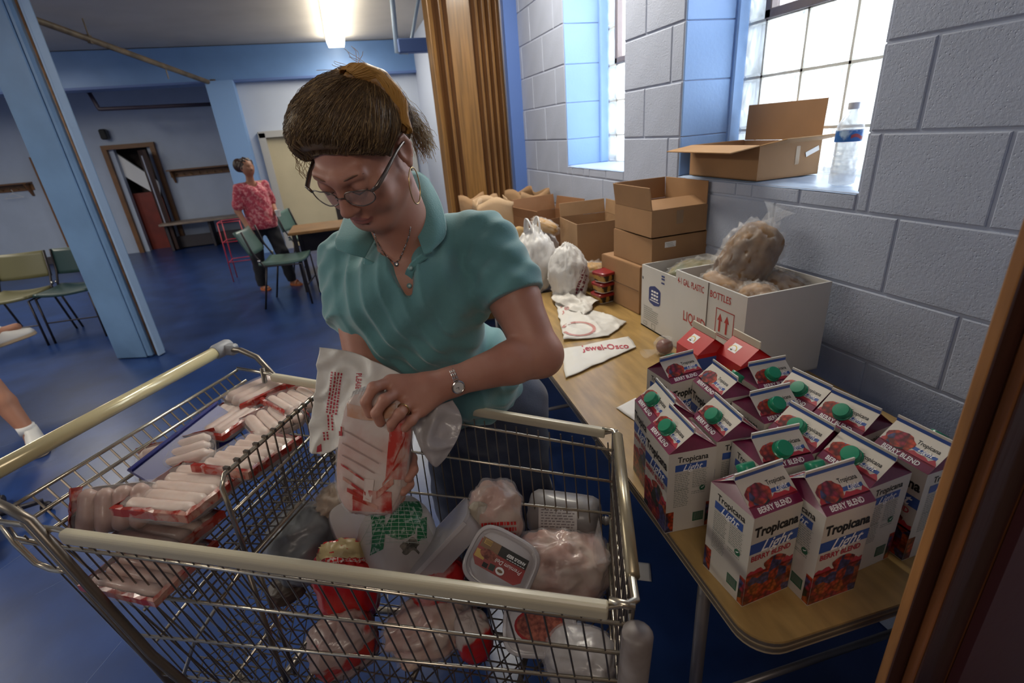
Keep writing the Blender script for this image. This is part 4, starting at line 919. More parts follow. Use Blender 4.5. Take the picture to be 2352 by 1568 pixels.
for v in (-.18, .18): MB().tube([V(.1, v, .46), V(.30, v*1.15, .30), V(.36, v*1.3, .18)], .009, 8).tube([V(.8, v*.85, .49), V(.7, v*.9, .17)], .009, 8).build('basket_leg', mwired, ct_, smooth=True)
a, b_ = G(300, 1080, .93), G(500, 925, .93)
t = thing('seat_flap_board', 'dark blue plastic seat flap standing behind the sausage packs', 'flap', a.lerp(b_, .5), math.atan2((b_-a).y, (b_-a).x))
MB().box((0, -.028, -.032), ((b_-a).length, .005, .10), Euler((-.85, 0, 0)), ch=.002).build('board', mat('royal_plastic', (.015, .018, .16), .4), t)
MB().tube([(-(b_-a).length/2, 0, .002), ((b_-a).length/2, 0, .002)], .004, 8).build('ridge', mat('royal_plastic'), t)
# ================================================================ SAUSAGE PACKS
msau = mat('sausage_casing', (.62, .44, .36), .45, bump=.25, bscale=70, col2=(.72, .58, .50), vscale=22, coat=.15, sss=.1)
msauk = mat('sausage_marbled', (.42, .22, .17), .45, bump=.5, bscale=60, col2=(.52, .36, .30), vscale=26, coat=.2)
mredw = mat('red_wrap', (.36, .03, .018), .22, coat=.4, col2=(.50, .26, .20), vscale=30, lo=.52, hi=.62); mtray = mat('foam_tray', (.50, .45, .44), .5)
mfilm2 = mat('pack_film', (.9, .86, .84), .10, alpha=.14, bump=.7, bscale=30, dist=.008, spec=.9); morw = mat('orange_print', (.55, .18, .03), .3, coat=.3)
def capsule(mb, L, r, c, seed=0, n=12, mi=0):
    pts = []; rr = []; k = 12
    for i in range(k+1):
        x = -L/2+L*i/k; e = min(x+L/2, L/2-x); q = min(1, (e+.0008)/r); pts.append(V(c[0]+x, c[1]+.002*noise.noise(V(x*25, seed, 0)), c[2]+.0015*noise.noise(V(x*30, seed, 4)))); rr.append(r*math.sqrt(max(.02, 1-(1-q)**2))*(1+.09*noise.noise(V(x*40, seed, 7))))
    mb.tube(pts, rr, n, mi=mi)
def pack(label, cp, z, p1, p2, n=5, layers=1, L=.135, r=.0135, roll=0, pitch=0, knob=False, red=(1, 1, 1, 1), m=msau, wrapends=True):
    c = G(cp[0], cp[1], z); d = G(p2[0], p2[1], z)-G(p1[0], p1[1], z)
    t = thing('sausage_pack', label, 'sausage pack', c, 0, 'sausage packs in the child seat'); t.rotation_euler = Euler((math.radians(roll), math.radians(pitch), math.atan2(d.y, d.x)), 'XYZ')
    W = n*r*1.9; H = layers*r*1.8
    for k in range(layers):
        for i in range(n):
            o = MB(); capsule(o, L, r, (0, 0, 0), i+k*9+len(label)); o.build('sausage', m, t, smooth=True).location = (random.uniform(-.003, .003), (i-(n-1)/2)*r*1.85, (k-(layers-1)/2)*r*1.75+.003)
    loft(MB(), [(L*.46, W*.46, -H/2-.006, 6), (L*.50, W*.50, -H/2+.0, 6), (L*.53, W*.54, -.002, 6), (L*.52, W*.53, -.002, 6), (L*.49, W*.48, -H/2+.003, 6)], 32).build('tray', mtray, t, smooth=True, angle=50)
    lump((L*.56, W*.57, H/2+.007), 5, .03, 6, len(label), nu=56, nv=30, ridge=.02, rs=9).build('film', mfilm2, t, smooth=True)
    w = MB()
    hx, hy = L*.555, W*.565
    def strip(a, b_, zt, zb, jag, mi=0):
        nn = 12
        for i in range(nn):
            q0, q1 = i/nn, (i+1)/nn; A, B = V(a).lerp(V(b_), q0)*(1+.04*noise.noise(V(q0*9, len(label), 5))), V(a).lerp(V(b_), q1)*(1+.04*noise.noise(V(q1*9, len(label), 5))); j0, j1 = jag*(noise.noise(V(q0*7, len(label), 1))+.2), jag*(noise.noise(V(q1*7, len(label), 1))+.2)
            w.add([(A.x, A.y, zb), (B.x, B.y, zb), (B.x, B.y, zt), (A.x, A.y, zt)], [(0, 1, 2, 3)], mi)
            ia = V(A.x*(1-.05-abs(j0)), A.y*(1-.05-abs(j0)), zt+.0035); ib = V(B.x*(1-.05-abs(j1)), B.y*(1-.05-abs(j1)), zt+.0035)
            w.add([(A.x, A.y, zt), (B.x, B.y, zt), ib, ia], [(0, 1, 2, 3)], mi)
    zt, zb = H/2-.001, -H*.1
    if red[0]: strip((-hx, -hy, 0), (hx, -hy, 0), zt, zb, .10)
    if red[1]: strip((hx, -hy, 0), (hx, hy, 0), zt, zb, .09, 1 if len(label) % 3 == 0 else 0)
    if red[2]: strip((hx, hy, 0), (-hx, hy, 0), zt, zb, .10)
    if red[3]: strip((-hx, hy, 0), (-hx, -hy, 0), zt, zb, .10)
    if w.f: w.build('printed_wrap', [mredw, morw], t, solid=.0006)
    return t
pack('large sausage pack nearest the near rim, five pale links under red-edged film', (428, 1128), .895, (342, 1134), (521, 1150), 5, L=.155, r=.0155, roll=-6, red=(1, 1, 1, 1))
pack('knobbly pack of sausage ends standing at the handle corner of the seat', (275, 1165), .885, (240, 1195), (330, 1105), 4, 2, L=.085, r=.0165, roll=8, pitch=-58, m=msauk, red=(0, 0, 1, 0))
pack('sausage pack in a loose bundle beside the blue flap', (410, 1055), .885, (330, 1085), (505, 1035), 3, 2, L=.14, r=.0145, roll=12, red=(0, 0, 1, 0))
pack('sausage pack of thick grey links in the middle of the seat against the wire flap', (575, 1045), .90, (503, 1061), (640, 1078), 5, L=.13, r=.0150, roll=-8, red=(1, 1, 1, 0))
pack('sausage pack with orange and red streaks, slanting toward the blue flap', (515, 968), .895, (433, 1001), (531, 938), 5, L=.12, r=.0125, red=(1, 0, 1, 1))
pack('sausage pack wedged between the thick grey links and the far corner packs', (632, 965), .90, (591, 945), (668, 1022), 4, L=.12, r=.0145, roll=4, red=(0, 0, 1, 1))
pack('sausage pack at the far end of the seat, on the handle side', (592, 902), .905, (542, 924), (647, 875), 3, L=.14, r=.018, red=(1, 0, 0, 0))
pack('sausage pack leaning on the far rim beside the held white bag', (690, 918), .905, (640, 896), (735, 950), 5, L=.12, r=.0135, roll=-6, red=(1, 0, 0, 1))
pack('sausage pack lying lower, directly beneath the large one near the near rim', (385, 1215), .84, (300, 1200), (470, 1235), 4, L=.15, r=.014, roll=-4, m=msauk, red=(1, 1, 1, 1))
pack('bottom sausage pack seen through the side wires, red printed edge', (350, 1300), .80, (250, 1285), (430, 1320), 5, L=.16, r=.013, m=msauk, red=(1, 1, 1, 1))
# ================================================================ MEAT IN THE BASKET
mgrayf = mat('frozen_grey', (.24, .245, .26), .4, bump=.4, bscale=25, col2=(.08, .09, .10), vscale=9, coat=.2); mchk = mat('chicken_skin', (.50, .27, .21), .4, bump=.5, bscale=22, col2=(.58, .44, .36), vscale=14, coat=.4, dist=.008, lo=.42, hi=.6)
mchd = mat('chicken_dark', (.28, .15, .12), .4, bump=.5, bscale=22, col2=(.42, .32, .28), vscale=14, coat=.2); mfilm3 = mat('frosty_film', (.80, .74, .73), .12, alpha=.20, bump=.8, bscale=24, dist=.012, spec=.8)
mturk = mat('turkey_wrap', (.50, .46, .44), .4, bump=.2, bscale=30, coat=.15); mgrn = mat('turkey_green', (.01, .13, .045), .4, coat=.2); mgrd = mat('turkey_dark', (.01, .03, .025), .4)
mroll = mat('ground_roll', (.17, .155, .155), .45, bump=.25, bscale=40, var=.12, vscale=20, coat=.15); mredb = mat('bag_red', (.52, .012, .01), .28, coat=.4, bump=.4, bscale=18, dist=.006); myelb = mat('bag_yellow', (.52, .40, .20), .4, bump=.5, bscale=18, dist=.006)
mclr = mat('clear_tub', (.62, .60, .60), .2, alpha=.62, coat=.3); mclrw = mat('clear_tub_milky', (.58, .54, .54), .22, alpha=.72, coat=.3)
def mpt(px, py, z): P_ = G(px, py, z); dd = (P_-V(0, 0, CH)).dot(cf); return P_, dd/FPX     # point and metres per pixel there
def facing(px1, px2, z): d = G(*px2, z)-G(*px1, z); return math.atan2(d.y, d.x)
def meat(name, label, cat, cp, z, rp, m, rz=0, exp=2.2, amp=.1, sc=3, seed=0, ridge=0, tilt=(0, 0), film=None, part='contents', hz=None, sq=1.06):
    c, k = mpt(cp[0], cp[1], z); t = thing(name, label, cat, c); t.rotation_euler = (tilt[0], tilt[1], rz)
    rad = (rp[0]*k, (rp[2] if len(rp) > 2 else rp[1])*k, rp[1]*k)
    lump(rad, exp, amp, sc, seed, ridge=ridge, nu=56, nv=34).build(part, m, t, smooth=True)
    if film: lump((rad[0]*sq, rad[1]*sq, rad[2]*sq), exp, amp*1.05, sc, seed, ridge=.035, rs=3.5, nu=70, nv=42).build('plastic_wrap', film, t, smooth=True)
    return t, k
CT = CTH
t1, k = meat('frozen_bird', 'round grey frozen bird in plastic on the left of the basket', 'frozen bird', (705, 1245), .62, (88, 84), mgrayf, .3, 2.3, .12, 2.2, 1)
MB().grid(lambda u, v: V(.03, .02, .085)+V(math.cos(u*2*PI)*(.035-.02*v)*(1+.2*math.sin(u*25)), math.sin(u*2*PI)*(.028-.012*v), .028*v), 40, 6, closed_u=True).build('gathered_plastic', mfilm3, t1, smooth=True)
meat('produce_bag', 'clear plastic bag with beige roots behind the grey frozen bird', 'bag', (772, 1150), .70, (46, 38), mat('beige_root', (.42, .30, .19), .6, bump=.4, bscale=20, var=.3, vscale=10), .5, 2, .2, 3, 2, film=mfilm3)
c, k = mpt(812, 1195, .67); t = thing('deli_tub', 'white ribbed plastic tub tipped beside the netted turkey', 'tub', c); t.rotation_euler = (.9, .15, .5)
loft(MB(), [(.050, .040, -.022, 4), (.056, .045, .02, 4), (.060, .049, .021, 4), (.060, .049, .028, 4), (.054, .043, .029, 4)], 36).build('tub_body', mclrw, t, smooth=True, angle=50)
for i in range(5): MB().box((-.03+.015*i, -.0425, 0), (.003, .003, .03)).build('rib', mclrw, t)
tk, k = meat('turkey', 'round turkey in white and green netted wrapper in the basket centre', 'frozen turkey', (915, 1238), .64, (88, 98, 88), mturk, 0, 2.1, .05, 2, 3)
# red and yellow chicken bag
yb, k = meat('chicken_bag', 'yellow-topped bag of chicken, red printed, leaning on the near side', 'bag', (797, 1340), .58, (68, 112, 56), mredb, -.2, 2.4, .10, 2.4, 4, ridge=.05, part='bag_body')
b2, k = meat('chicken_bag', 'lower chicken tray with red and white stripes under the yellow-topped bag', 'bag', (790, 1475), .50, (75, 62, 60), mat('bag_stripes', (.42, .30, .27), .35, col2=(.40, .03, .02), vscale=9, stretch=(1, 1, 3), lo=.5, hi=.56, coat=.3), .2, 3, .1, 3, 5, ridge=.06, part='bag_body')
# upright clear tub
c, k = mpt(1030, 1245, .66); t = thing('meat_tub', 'clear lidded meat tub standing on its edge between turkey and chicken', 'tub', c)
ax = (D(1092, 1180, 1)-D(962, 1318, 1)).normalized(); fx = cf.cross(ax).normalized(); Mq = Matrix((ax, fx, ax.cross(fx))).transposed(); t.rotation_euler = (Mq @ Matrix.Rotation(math.radians(96), 3, 'X')).to_euler()
loft(MB(), [(.082, .055, -.022, 5), (.088, .062, .018, 5), (.092, .066, .019, 5), (.092, .066, .026, 5), (.084, .058, .027, 5)], 36).build('tub_body', mclrw, t, smooth=True, angle=50)
loft(MB(), [(.080, .053, -.019, 5), (.084, .057, .010, 5)], 30).build('meat', mat('dark_meat', (.20, .06, .045), .5, var=.3), t, smooth=True)
for yy_ in (-.052, .052): MB().box((0, yy_, .020), (.150, .004, .003)).box((0, yy_*1.22, .022), (.160, .003, .010)).build('rim_rib', mclrw, t)
# pink chicken with red print
cc, k = meat('chicken_bag', 'pink chicken bag with red lettering standing behind the labelled tub', 'bag', (1138, 1185), .68, (60, 82, 50), mchk, -.3, 2.6, .12, 2.5, 6, tilt=(-.1, .1), film=mfilm3)
lump((.030, .012, .048), 2, .1, 3, 4).build('pale_flap', mat('pale_meat', (.40, .35, .28), .5, bump=.3), cc, smooth=True).location = (-.036, -.035, .018)
# grey roll with label
c, k = mpt(1298, 1182, .64); t = thing('meat_roll', 'grey plastic-wrapped ground meat roll with a pale label, nose corner', 'meat roll', c, facing((1215, 1170), (1390, 1195), .64))
o = MB(); prof = []; L_ = .088
n = 40; vs = []
pr = [(.006, -1.0), (.03, -.985), (.045, -.93), (.052, -.8), (.053, -.3), (.053, .3), (.052, .72), (.046, .86), (.034, .94), (.018, .985), (.008, 1.0), (.010, 1.06)]
o.lathe([(r_, x*L_) for r_, x in pr], 44, M=Matrix.Rotation(PI/2, 4, 'Y')); o.v = [tuple(V(v)*(1+.012*math.sin(9*math.atan2(v[1], v[2]))*(abs(v[0]) > .07))) for v in o.v]
o.build('roll', mroll, t, smooth=True)
MB().lathe([(.004, 0), (.012, .004), (.009, .012), (.004, .016)], 10, (L_*1.04, 0, 0), Euler((0, PI/2, 0)).to_matrix()).build('clip_end', mroll, t, smooth=True)
rl = t
# big clear bag of chicken
bc, k = meat('chicken_bag', 'large clear bag of pink chicken pieces filling the nose end', 'bag', (1290, 1300), .585, (112, 78, 80), mchk, CT*.6, 2.3, .16, 2.2, 7, film=mfilm3, ridge=.06)
MB().grid(lambda u, v: (.07+.02*v, -.02+math.cos(u*2*PI)*(.02+.035*v)*(1+.2*math.sin(u*31)), .045+math.sin(u*2*PI)*.012+.05*v), 36, 8, closed_u=True).build('bag_gather', mfilm3, bc, smooth=True)
# deli tub with label
c, k = mpt(1152, 1292, .675); t = thing('deli_tub', 'clear deli tub lying face up with a red and black beef label', 'tub', c)
xa = (D(1232, 1345, 1)-D(1075, 1255, 1)).normalized(); nn = (-cf*.82+V(0, 0, 1)*.55+cr*.1).normalized(); xa = (xa-nn*xa.dot(nn)).normalized(); ya = nn.cross(xa)
Mt = Matrix((xa, ya, nn)).transposed(); t.rotation_euler = Mt.to_euler()
def tubshape(sx=1, sy=1): return [(.060*sx, .050*sy, -.035, 3.6), (.068*sx, .056*sy, .0, 3.6), (.073*sx, .060*sy, .001, 3.6), (.075*sx, .062*sy, .006, 3.6), (.073*sx, .060*sy, .010, 3.6), (.068*sx, .055*sy, .011, 3.6), (.066*sx, .053*sy, .007, 3.6), (.060*sx, .048*sy, .007, 3.6), (.058*sx, .046*sy, .0095, 3.6)]
loft(MB(), tubshape(), 44).build('tub_body', mclrw, t, smooth=True, angle=60)
b = MB()
def rc(x0, y0, x1, y1, z, k): b.add([(x0, y0, z), (x1, y0, z), (x1, y1, z), (x0, y1, z)], [(0, 1, 2, 3)], k)
def rpoly(pts, z, k): b.add([(x, y, z) for x, y in pts], [tuple(range(len(pts)))], k)
z0 = .0105
b_off = .014; rpoly([(-.048, -.040), (.040, -.040), (.052, -.030), (.050, .012), (-.058, .012), (-.060, -.026)], z0, 0)
rc(-.014, -.004, .050, .016, z0+.0005, 1); rc(-.056, -.004, -.014, .016, z0+.0005, 2); rc(-.058, -.026, -.036, -.010, z0+.0004, 3)
rpoly([(-.054+.024+.020*math.cos(q)*1.0, -.012+.010*math.sin(q)) for q in [i*PI/7 for i in range(14)]], z0+.0007, 4)
rc(-.050, .004, -.034, .014, z0+.001, 3)
for i in range(6): rc(-.048+i*.0024, .005, -.047+i*.0024, .013, z0+.0014, 1)
Mt_ = Matrix.Translation((0, 0, z0+.0012))
put_text(b, 'ANGUS BEEF', .0088, Mt_ @ Matrix.Translation((.046, .004, 0)) @ Matrix.Rotation(PI, 4, 'Z') @ Matrix.Translation((0, -.004, 0)), 5, bold=.03, sx=.85)
put_text(b, 'Premium Deli', .0125, Mt_ @ Matrix.Translation((.046, -.010, 0)) @ Matrix.Rotation(PI, 4, 'Z'), 5, shear=.35, sx=.85)
for k_ in range(7): rc(.006+k_*.006, -.0025, .0105+k_*.006, -.0012, z0+.0014, 5)
rpoly([(.004+.0095*math.cos(q), -.029+.0075*math.sin(q)) for q in [i*PI/8 for i in range(16)]], z0+.001, 5); rpoly([(.004+.006*math.cos(q), -.029+.003*math.sin(q)) for q in [i*PI/8 for i in range(16)]], z0+.0014, 2)
rc(-.020, -.036, -.008, -.024, z0+.001, 6); rc(-.034, -.037, -.023, -.028, z0+.001, 1)
mtan = mat('label_tan', (.22, .12, .06), .5)
b.v = [(x, y+.013, z) for x, y, z in b.v]; b.build('printed_label', [mat('label_deep_red', (.30, .012, .012), .35, coat=.3), mblack, mtan, mat('label_yellow', (.60, .38, .10), .5), mat('beef_photo', (.12, .02, .015), .5, col2=(.35, .10, .06), vscale=120), mpw, mgrd], t)
# more packages below
rb, k = meat('chicken_bag', 'small bag with bright red print wedged left of the labelled tub', 'bag', (1010, 1335), .60, (66, 46, 46), mat('bag_pink', (.48, .20, .19), .35, col2=(.50, .01, .01), vscale=10, lo=.48, hi=.52, coat=.3), .5, 2.4, .12, 2.2, 8, ridge=.06, part='bag_body')
cb_, k = meat('whole_chicken', 'whole pale chicken in clear plastic seen through the near side wires', 'chicken', (985, 1440), .535, (95, 62, 66), mchk, .1, 2.1, .2, 2.3, 9, film=mfilm3)
lump((.022, .016, .016), 2, .1, 2, 1).build('wing', mchk, cb_, smooth=True).location = (-.05, -.045, -.02)
rw, k = meat('chicken_bag', 'red and white printed bag low in the basket under the labelled tub', 'bag', (1088, 1460), .545, (42, 58, 44), mat('bag_red_white', (.50, .42, .38), .35, col2=(.48, .012, .01), vscale=7, lo=.5, hi=.53, coat=.3, bump=.3, bscale=20), .1, 2.6, .1, 2.4, 10, ridge=.05, part='bag_body')
c, k = mpt(1240, 1440, .575); t = thing('deli_tub', 'milky lidded tub with an oval meat label low by the near side wires', 'tub', c); t.rotation_euler = (.45, .12, CTH+.25)
loft(MB(), tubshape(1.0, .9), 44).build('tub_body', mclrw, t, smooth=True, angle=60)
b = MB(); b.add([(.052*math.cos(q), .032*math.sin(q), .0098) for q in [i*PI/12 for i in range(24)]], [tuple(range(24))], 0); b.add([(.047*math.cos(q), .027*math.sin(q), .0103) for q in [i*PI/12 for i in range(24)]], [tuple(range(24))], 1)
b.build('printed_label', [mat('label_deep_red'), mat('beef_photo')], t)
meat('plastic_tray', 'pale plastic-wrapped tray low at the nose corner of the basket', 'tray', (1335, 1510), .55, (80, 50, 60), mat('frosted_pack', (.33, .31, .31), .35, bump=.4, bscale=20, coat=.3), CTH, 3, .08, 3, 11, film=mfilm3)
meat('dark_package', 'small dark frozen package under the grey bird, low in the basket', 'package', (660, 1352), .52, (40, 22, 34), mat('dark_brown_pack', (.07, .05, .04), .5, bump=.3), .2, 3, .1, 3, 12)
# prints wrapped on the curved packages
bpy.context.view_layer.update()
def kid(o, n): return [c_ for c_ in o.children if c_.name.startswith(n)][0]
def decal_on(obs, parent, fn, nu, nv, m, name='printed_label', lift=.0013):
    inv = parent.matrix_world.inverted(); vs = []
    for j in range(nv):
        for i in range(nu):
            h = on_surface(obs, *fn(i/(nu-1), j/(nv-1)))
            if not h: vs.append(None); continue
            n_ = h[2] if h[2].dot(V(0, 0, CH)-h[1]) > 0 else -h[2]; vs.append(inv @ (h[1]+n_*lift))
    fs = [(j*nu+i, j*nu+i+1, (j+1)*nu+i+1, (j+1)*nu+i) for j in range(nv-1) for i in range(nu-1)]
    fs = [f for f in fs if all(vs[i] is not None and (vs[i]-vs[f[0]]).length < .05 for i in f)]
    if not fs: return
    b = MB(); b.add([v if v is not None else V(0, 0, 0) for v in vs], fs); me = b
    return b.build(name, m, parent, smooth=True)
T_ = [tk.children[0]]
mnet = mat('turkey_green_net', (.01, .14, .05), .4, col2=(.28, .36, .30), vscale=120, lo=.55, hi=.6, coat=.2)
decal_on(T_, tk, lambda u, v: (850+u*30+6*math.sin(v*3), 1170+v*105-u*15), 10, 22, mnet)
decal_on(T_, tk, lambda u, v: (892+u*70+8*math.sin(v*5), 1152+v*(72+14*math.sin(u*PI))), 18, 16, mnet)
decal_on(T_, tk, lambda u, v: (958+u*22, 1195+v*48-u*8), 8, 10, mnet)
decal_on(T_, tk, lambda u, v: (922+u*38+4*math.sin(v*9), 1238+v*30+6*math.sin(u*7)), 10, 8, mat('turkey_photo', (.05, .05, .04), .5, col2=(.25, .22, .18), vscale=60))
nt = []
for k in range(9):
    x0 = 848+k*16; pl = []
    for i in range(15): 
        h = on_surface(T_, x0+(12-k*2.2)*0+ (i-7)*(k-4)*.9+4, 1150+i*7)
        if h: pl.append(tk.matrix_world.inverted() @ (h[1]+(V(0, 0, CH)-h[1]).normalized()*.002))
    if len(pl) > 3: nt.append(pl)
w = MB()
for pl in nt: w.tube(pl, .0006, 4)
for yy in range(1160, 1255, 9):
    pl = []
    for xx in range(840, 990, 10):
        h = on_surface(T_, xx, yy+6*math.sin((xx-840)/150*PI)*-1)
        if h: pl.append(tk.matrix_world.inverted() @ (h[1]+(V(0, 0, CH)-h[1]).normalized()*.002))
    if len(pl) > 3: w.tube(pl, .0006, 4)
w.build('netting', mat('net_cord', (.45, .48, .42), .5), tk, kind='stuff')
decal_on([yb.children[0]], yb, lambda u, v: (730+u*128, 1222+v*66-8*math.sin(u*PI)), 24, 12, myelb, 'yellow_top', .0045)
decal_on([yb.children[0]], yb, lambda u, v: (738+u*112, 1284+v*10-u*4), 16, 4, mat('stripe_white', (.62, .50, .45), .4), 'white_stripe', .005)
print_on([yb.children[0]], yb, dashes((742, 1286), (.97, -.05), (0, 1), 2, 100, 6, 3.5, 5), mredb, 'red_lettering', .0058)
decal_on([kid(rl, 'roll')], rl, lambda u, v: (1238+u*88, 1163+v*60+u*4), 14, 10, mat('roll_label', (.46, .43, .42), .45), 'label', .0025)
mk = []; r = random.Random(9)
for i in range(9):
    x = 1244
    while x < 1318: w_ = r.uniform(4, 12); y = 1169+i*6+(x-1240)*.05; mk.append([(x, y), (min(x+w_, 1320), y), (min(x+w_, 1320), y+2.2), (x, y+2.2)]); x += w_+3
print_on([kid(rl, 'roll')], rl, mk, mat('roll_print', (.16, .13, .14), .5), 'label_print', .0035)
mk = dashes((1106, 1200), (1, -.05), (.05, 1), 3, 78, 13, 8, 8)
print_on([kid(cc, 'plastic_wrap')], cc, mk, mredb, 'red_lettering', .002)
# ================================================================ IMPLICIT-SURFACE MODELLER
class SDF:
    def __init__(s, lo, hi, h):
        s.lo = np.array(lo, float); s.h = h; s.n = np.ceil((np.array(hi)-s.lo)/h).astype(int)+1
        s.f = np.full(tuple(s.n), .05, np.float32)
    def sub(s, lo, hi):
        a = np.clip(np.floor((np.array(lo)-s.lo)/s.h).astype(int), 0, s.n); b = np.clip(np.ceil((np.array(hi)-s.lo)/s.h).astype(int)+1, 0, s.n)
        if (b <= a).any(): return None
        ax = [np.float32(s.lo[i])+np.arange(a[i], b[i], dtype=np.float32)*np.float32(s.h) for i in range(3)]
        X, Y, Z = np.meshgrid(*ax, indexing='ij', sparse=True); return (slice(a[0], b[0]), slice(a[1], b[1]), slice(a[2], b[2])), X, Y, Z
    def put(s, sl, d, k, op):
        g = s.f[sl]
        if op == 'sub': d = -d; a, b = g, d; hh = np.clip(.5-.5*(a-b)/k, 0, 1) if k else None; s.f[sl] = (a*(1-hh)+b*hh+k*hh*(1-hh)) if k else np.maximum(a, b); return
        if k: hh = np.clip(.5+.5*(g-d)/k, 0, 1); s.f[sl] = g*(1-hh)+d*hh-k*hh*(1-hh)
        else: s.f[sl] = np.minimum(g, d)
    def cap(s, a, b, ra, rb=None, k=.01, op='add', fold=None):
        rb = ra if rb is None else rb; a = np.array(a, float); b = np.array(b, float); m = max(ra, rb)+max(k, 0)+3*s.h+.01
        q = s.sub(np.minimum(a, b)-m, np.maximum(a, b)+m)
        if q is None: return
        sl, X, Y, Z = q; ab = b-a; L2 = float(ab@ab)+1e-12
        px, py, pz = X-a[0], Y-a[1], Z-a[2]; t = np.clip((px*ab[0]+py*ab[1]+pz*ab[2])/L2, 0, 1)
        d = np.sqrt((px-ab[0]*t)**2+(py-ab[1]*t)**2+(pz-ab[2]*t)**2)-(ra+(rb-ra)*t)
        if fold: d = d+fold(X, Y, Z)
        s.put(sl, d.astype(np.float32), k, op)
    def ell(s, c, r, R=None, k=.01, op='add', fold=None):
        c = np.array(c, float); r = np.array(r, float); m = r.max()+max(k, 0)+3*s.h+.01
        q = s.sub(c-m, c+m)
        if q is None: return
        sl, X, Y, Z = q; px, py, pz = X-c[0], Y-c[1], Z-c[2]
        R = np.eye(3) if R is None else np.array(R); u = [px*R[0, i]+py*R[1, i]+pz*R[2, i] for i in range(3)]
        k0 = np.sqrt((u[0]/r[0])**2+(u[1]/r[1])**2+(u[2]/r[2])**2); k1 = np.sqrt((u[0]/r[0]**2)**2+(u[1]/r[1]**2)**2+(u[2]/r[2]**2)**2)+1e-6
        d = k0*(k0-1)/k1
        if fold: d = d+fold(X, Y, Z)
        s.put(sl, d.astype(np.float32), k, op)
    def plane(s, p, n, k=0):          # keep the side the normal points away from
        q = s.sub(s.lo, s.lo+s.n*s.h); sl, X, Y, Z = q; n = np.array(n, float); n /= np.linalg.norm(n); p = np.array(p)
        d = ((X-p[0])*n[0]+(Y-p[1])*n[1]+(Z-p[2])*n[2]).astype(np.float32); s.f[sl] = np.maximum(s.f[sl], d)
    def mesh(s):
        f = s.f; ins = f < 0; n = s.n
        c = ins[:-1, :-1, :-1].astype(np.int8)
        tot = sum(ins[i:n[0]-1+i, j:n[1]-1+j, k:n[2]-1+k].astype(np.int8) for i in (0, 1) for j in (0, 1) for k in (0, 1))
        cells = np.argwhere((tot > 0) & (tot < 8)); idx = np.full(tuple(n-1), -1, np.int32); idx[tuple(cells.T)] = np.arange(len(cells))
        acc = np.zeros((len(cells), 3)); cnt = np.zeros(len(cells))
        cor = [(i, j, k) for i in (0, 1) for j in (0, 1) for k in (0, 1)]
        val = {q: f[cells[:, 0]+q[0], cells[:, 1]+q[1], cells[:, 2]+q[2]] for q in cor}
        for q in cor:
            for ax in range(3):
                if q[ax]: continue
                q2 = list(q); q2[ax] = 1; q2 = tuple(q2); a, b = val[q], val[q2]; m = (a < 0) != (b < 0)
                t = np.where(m, a/(a-b+1e-12), 0); p = np.array(q, float)[None, :].repeat(len(cells), 0); p[:, ax] = t; acc[m] += p[m]; cnt[m] += 1
        vs = s.lo+(cells+acc/np.maximum(cnt, 1)[:, None])*s.h
        quads = []
        for ax in range(3):
            a = [slice(None)]*3; b = [slice(None)]*3; a[ax] = slice(0, -1); b[ax] = slice(1, None)
            m = ins[tuple(a)] != ins[tuple(b)]; e = np.argwhere(m); o1, o2 = [(1, 2), (2, 0), (0, 1)][ax]
            ok = (e[:, o1] > 0) & (e[:, o2] > 0) & (e[:, o1] < n[o1]-1) & (e[:, o2] < n[o2]-1); e = e[ok]
            d1 = np.zeros(3, int); d1[o1] = 1; d2 = np.zeros(3, int); d2[o2] = 1
            q = np.stack([idx[tuple((e-d1-d2).T)], idx[tuple((e-d2).T)], idx[tuple(e.T)], idx[tuple((e-d1).T)]], 1)
            fl = ~ins[tuple(e.T)]; q[fl] = q[fl][:, ::-1]; quads.append(q)
        q = np.concatenate(quads); q = q[(q >= 0).all(1)]; return vs, q
def relax(vs, q, it=2, w=.5):
    for _ in range(it):
        acc = np.zeros_like(vs); cnt = np.zeros(len(vs))
        for i in range(4):
            a, b = q[:, i], q[:, (i+1) % 4]
            for c in range(3): acc[:, c] += np.bincount(a, vs[b, c], len(vs))+np.bincount(b, vs[a, c], len(vs))
            cnt += np.bincount(a, minlength=len(vs))+np.bincount(b, minlength=len(vs))
        vs = vs+w*(acc/np.maximum(cnt, 1)[:, None]-vs)
    return vs
def sdf_obj(name, S_, mats, parent, it=2, matfn=None, disp=None):
    vs, q = S_.mesh(); vs = relax(vs, q, it)
    if disp is not None: vs = disp(vs)
    inv = np.array(parent.matrix_world.inverted()); vs = vs @ inv[:3, :3].T+inv[:3, 3]
    me = bpy.data.meshes.new(name); me.vertices.add(len(vs)); me.vertices.foreach_set('co', vs.astype(np.float32).ravel())
    me.loops.add(len(q)*4); me.loops.foreach_set('vertex_index', q.astype(np.int32).ravel()); me.polygons.add(len(q))
    me.polygons.foreach_set('loop_start', np.arange(len(q), dtype=np.int32)*4)
    me.polygons.foreach_set('use_smooth', np.ones(len(q), bool))
    for m in (mats if isinstance(mats, (list, tuple)) else [mats]): me.materials.append(m)
    if matfn is not None:
        w = np.array(parent.matrix_world); cw = vs[q].mean(1) @ w[:3, :3].T+w[:3, 3]; me.polygons.foreach_set('material_index', matfn(cw).astype(np.int32))
    me.update(calc_edges=True); me.validate()
    o = bpy.data.objects.new(name, me); COL.objects.link(o); o.parent = parent; return o
def npv(v): return np.array((v[0], v[1], v[2]))
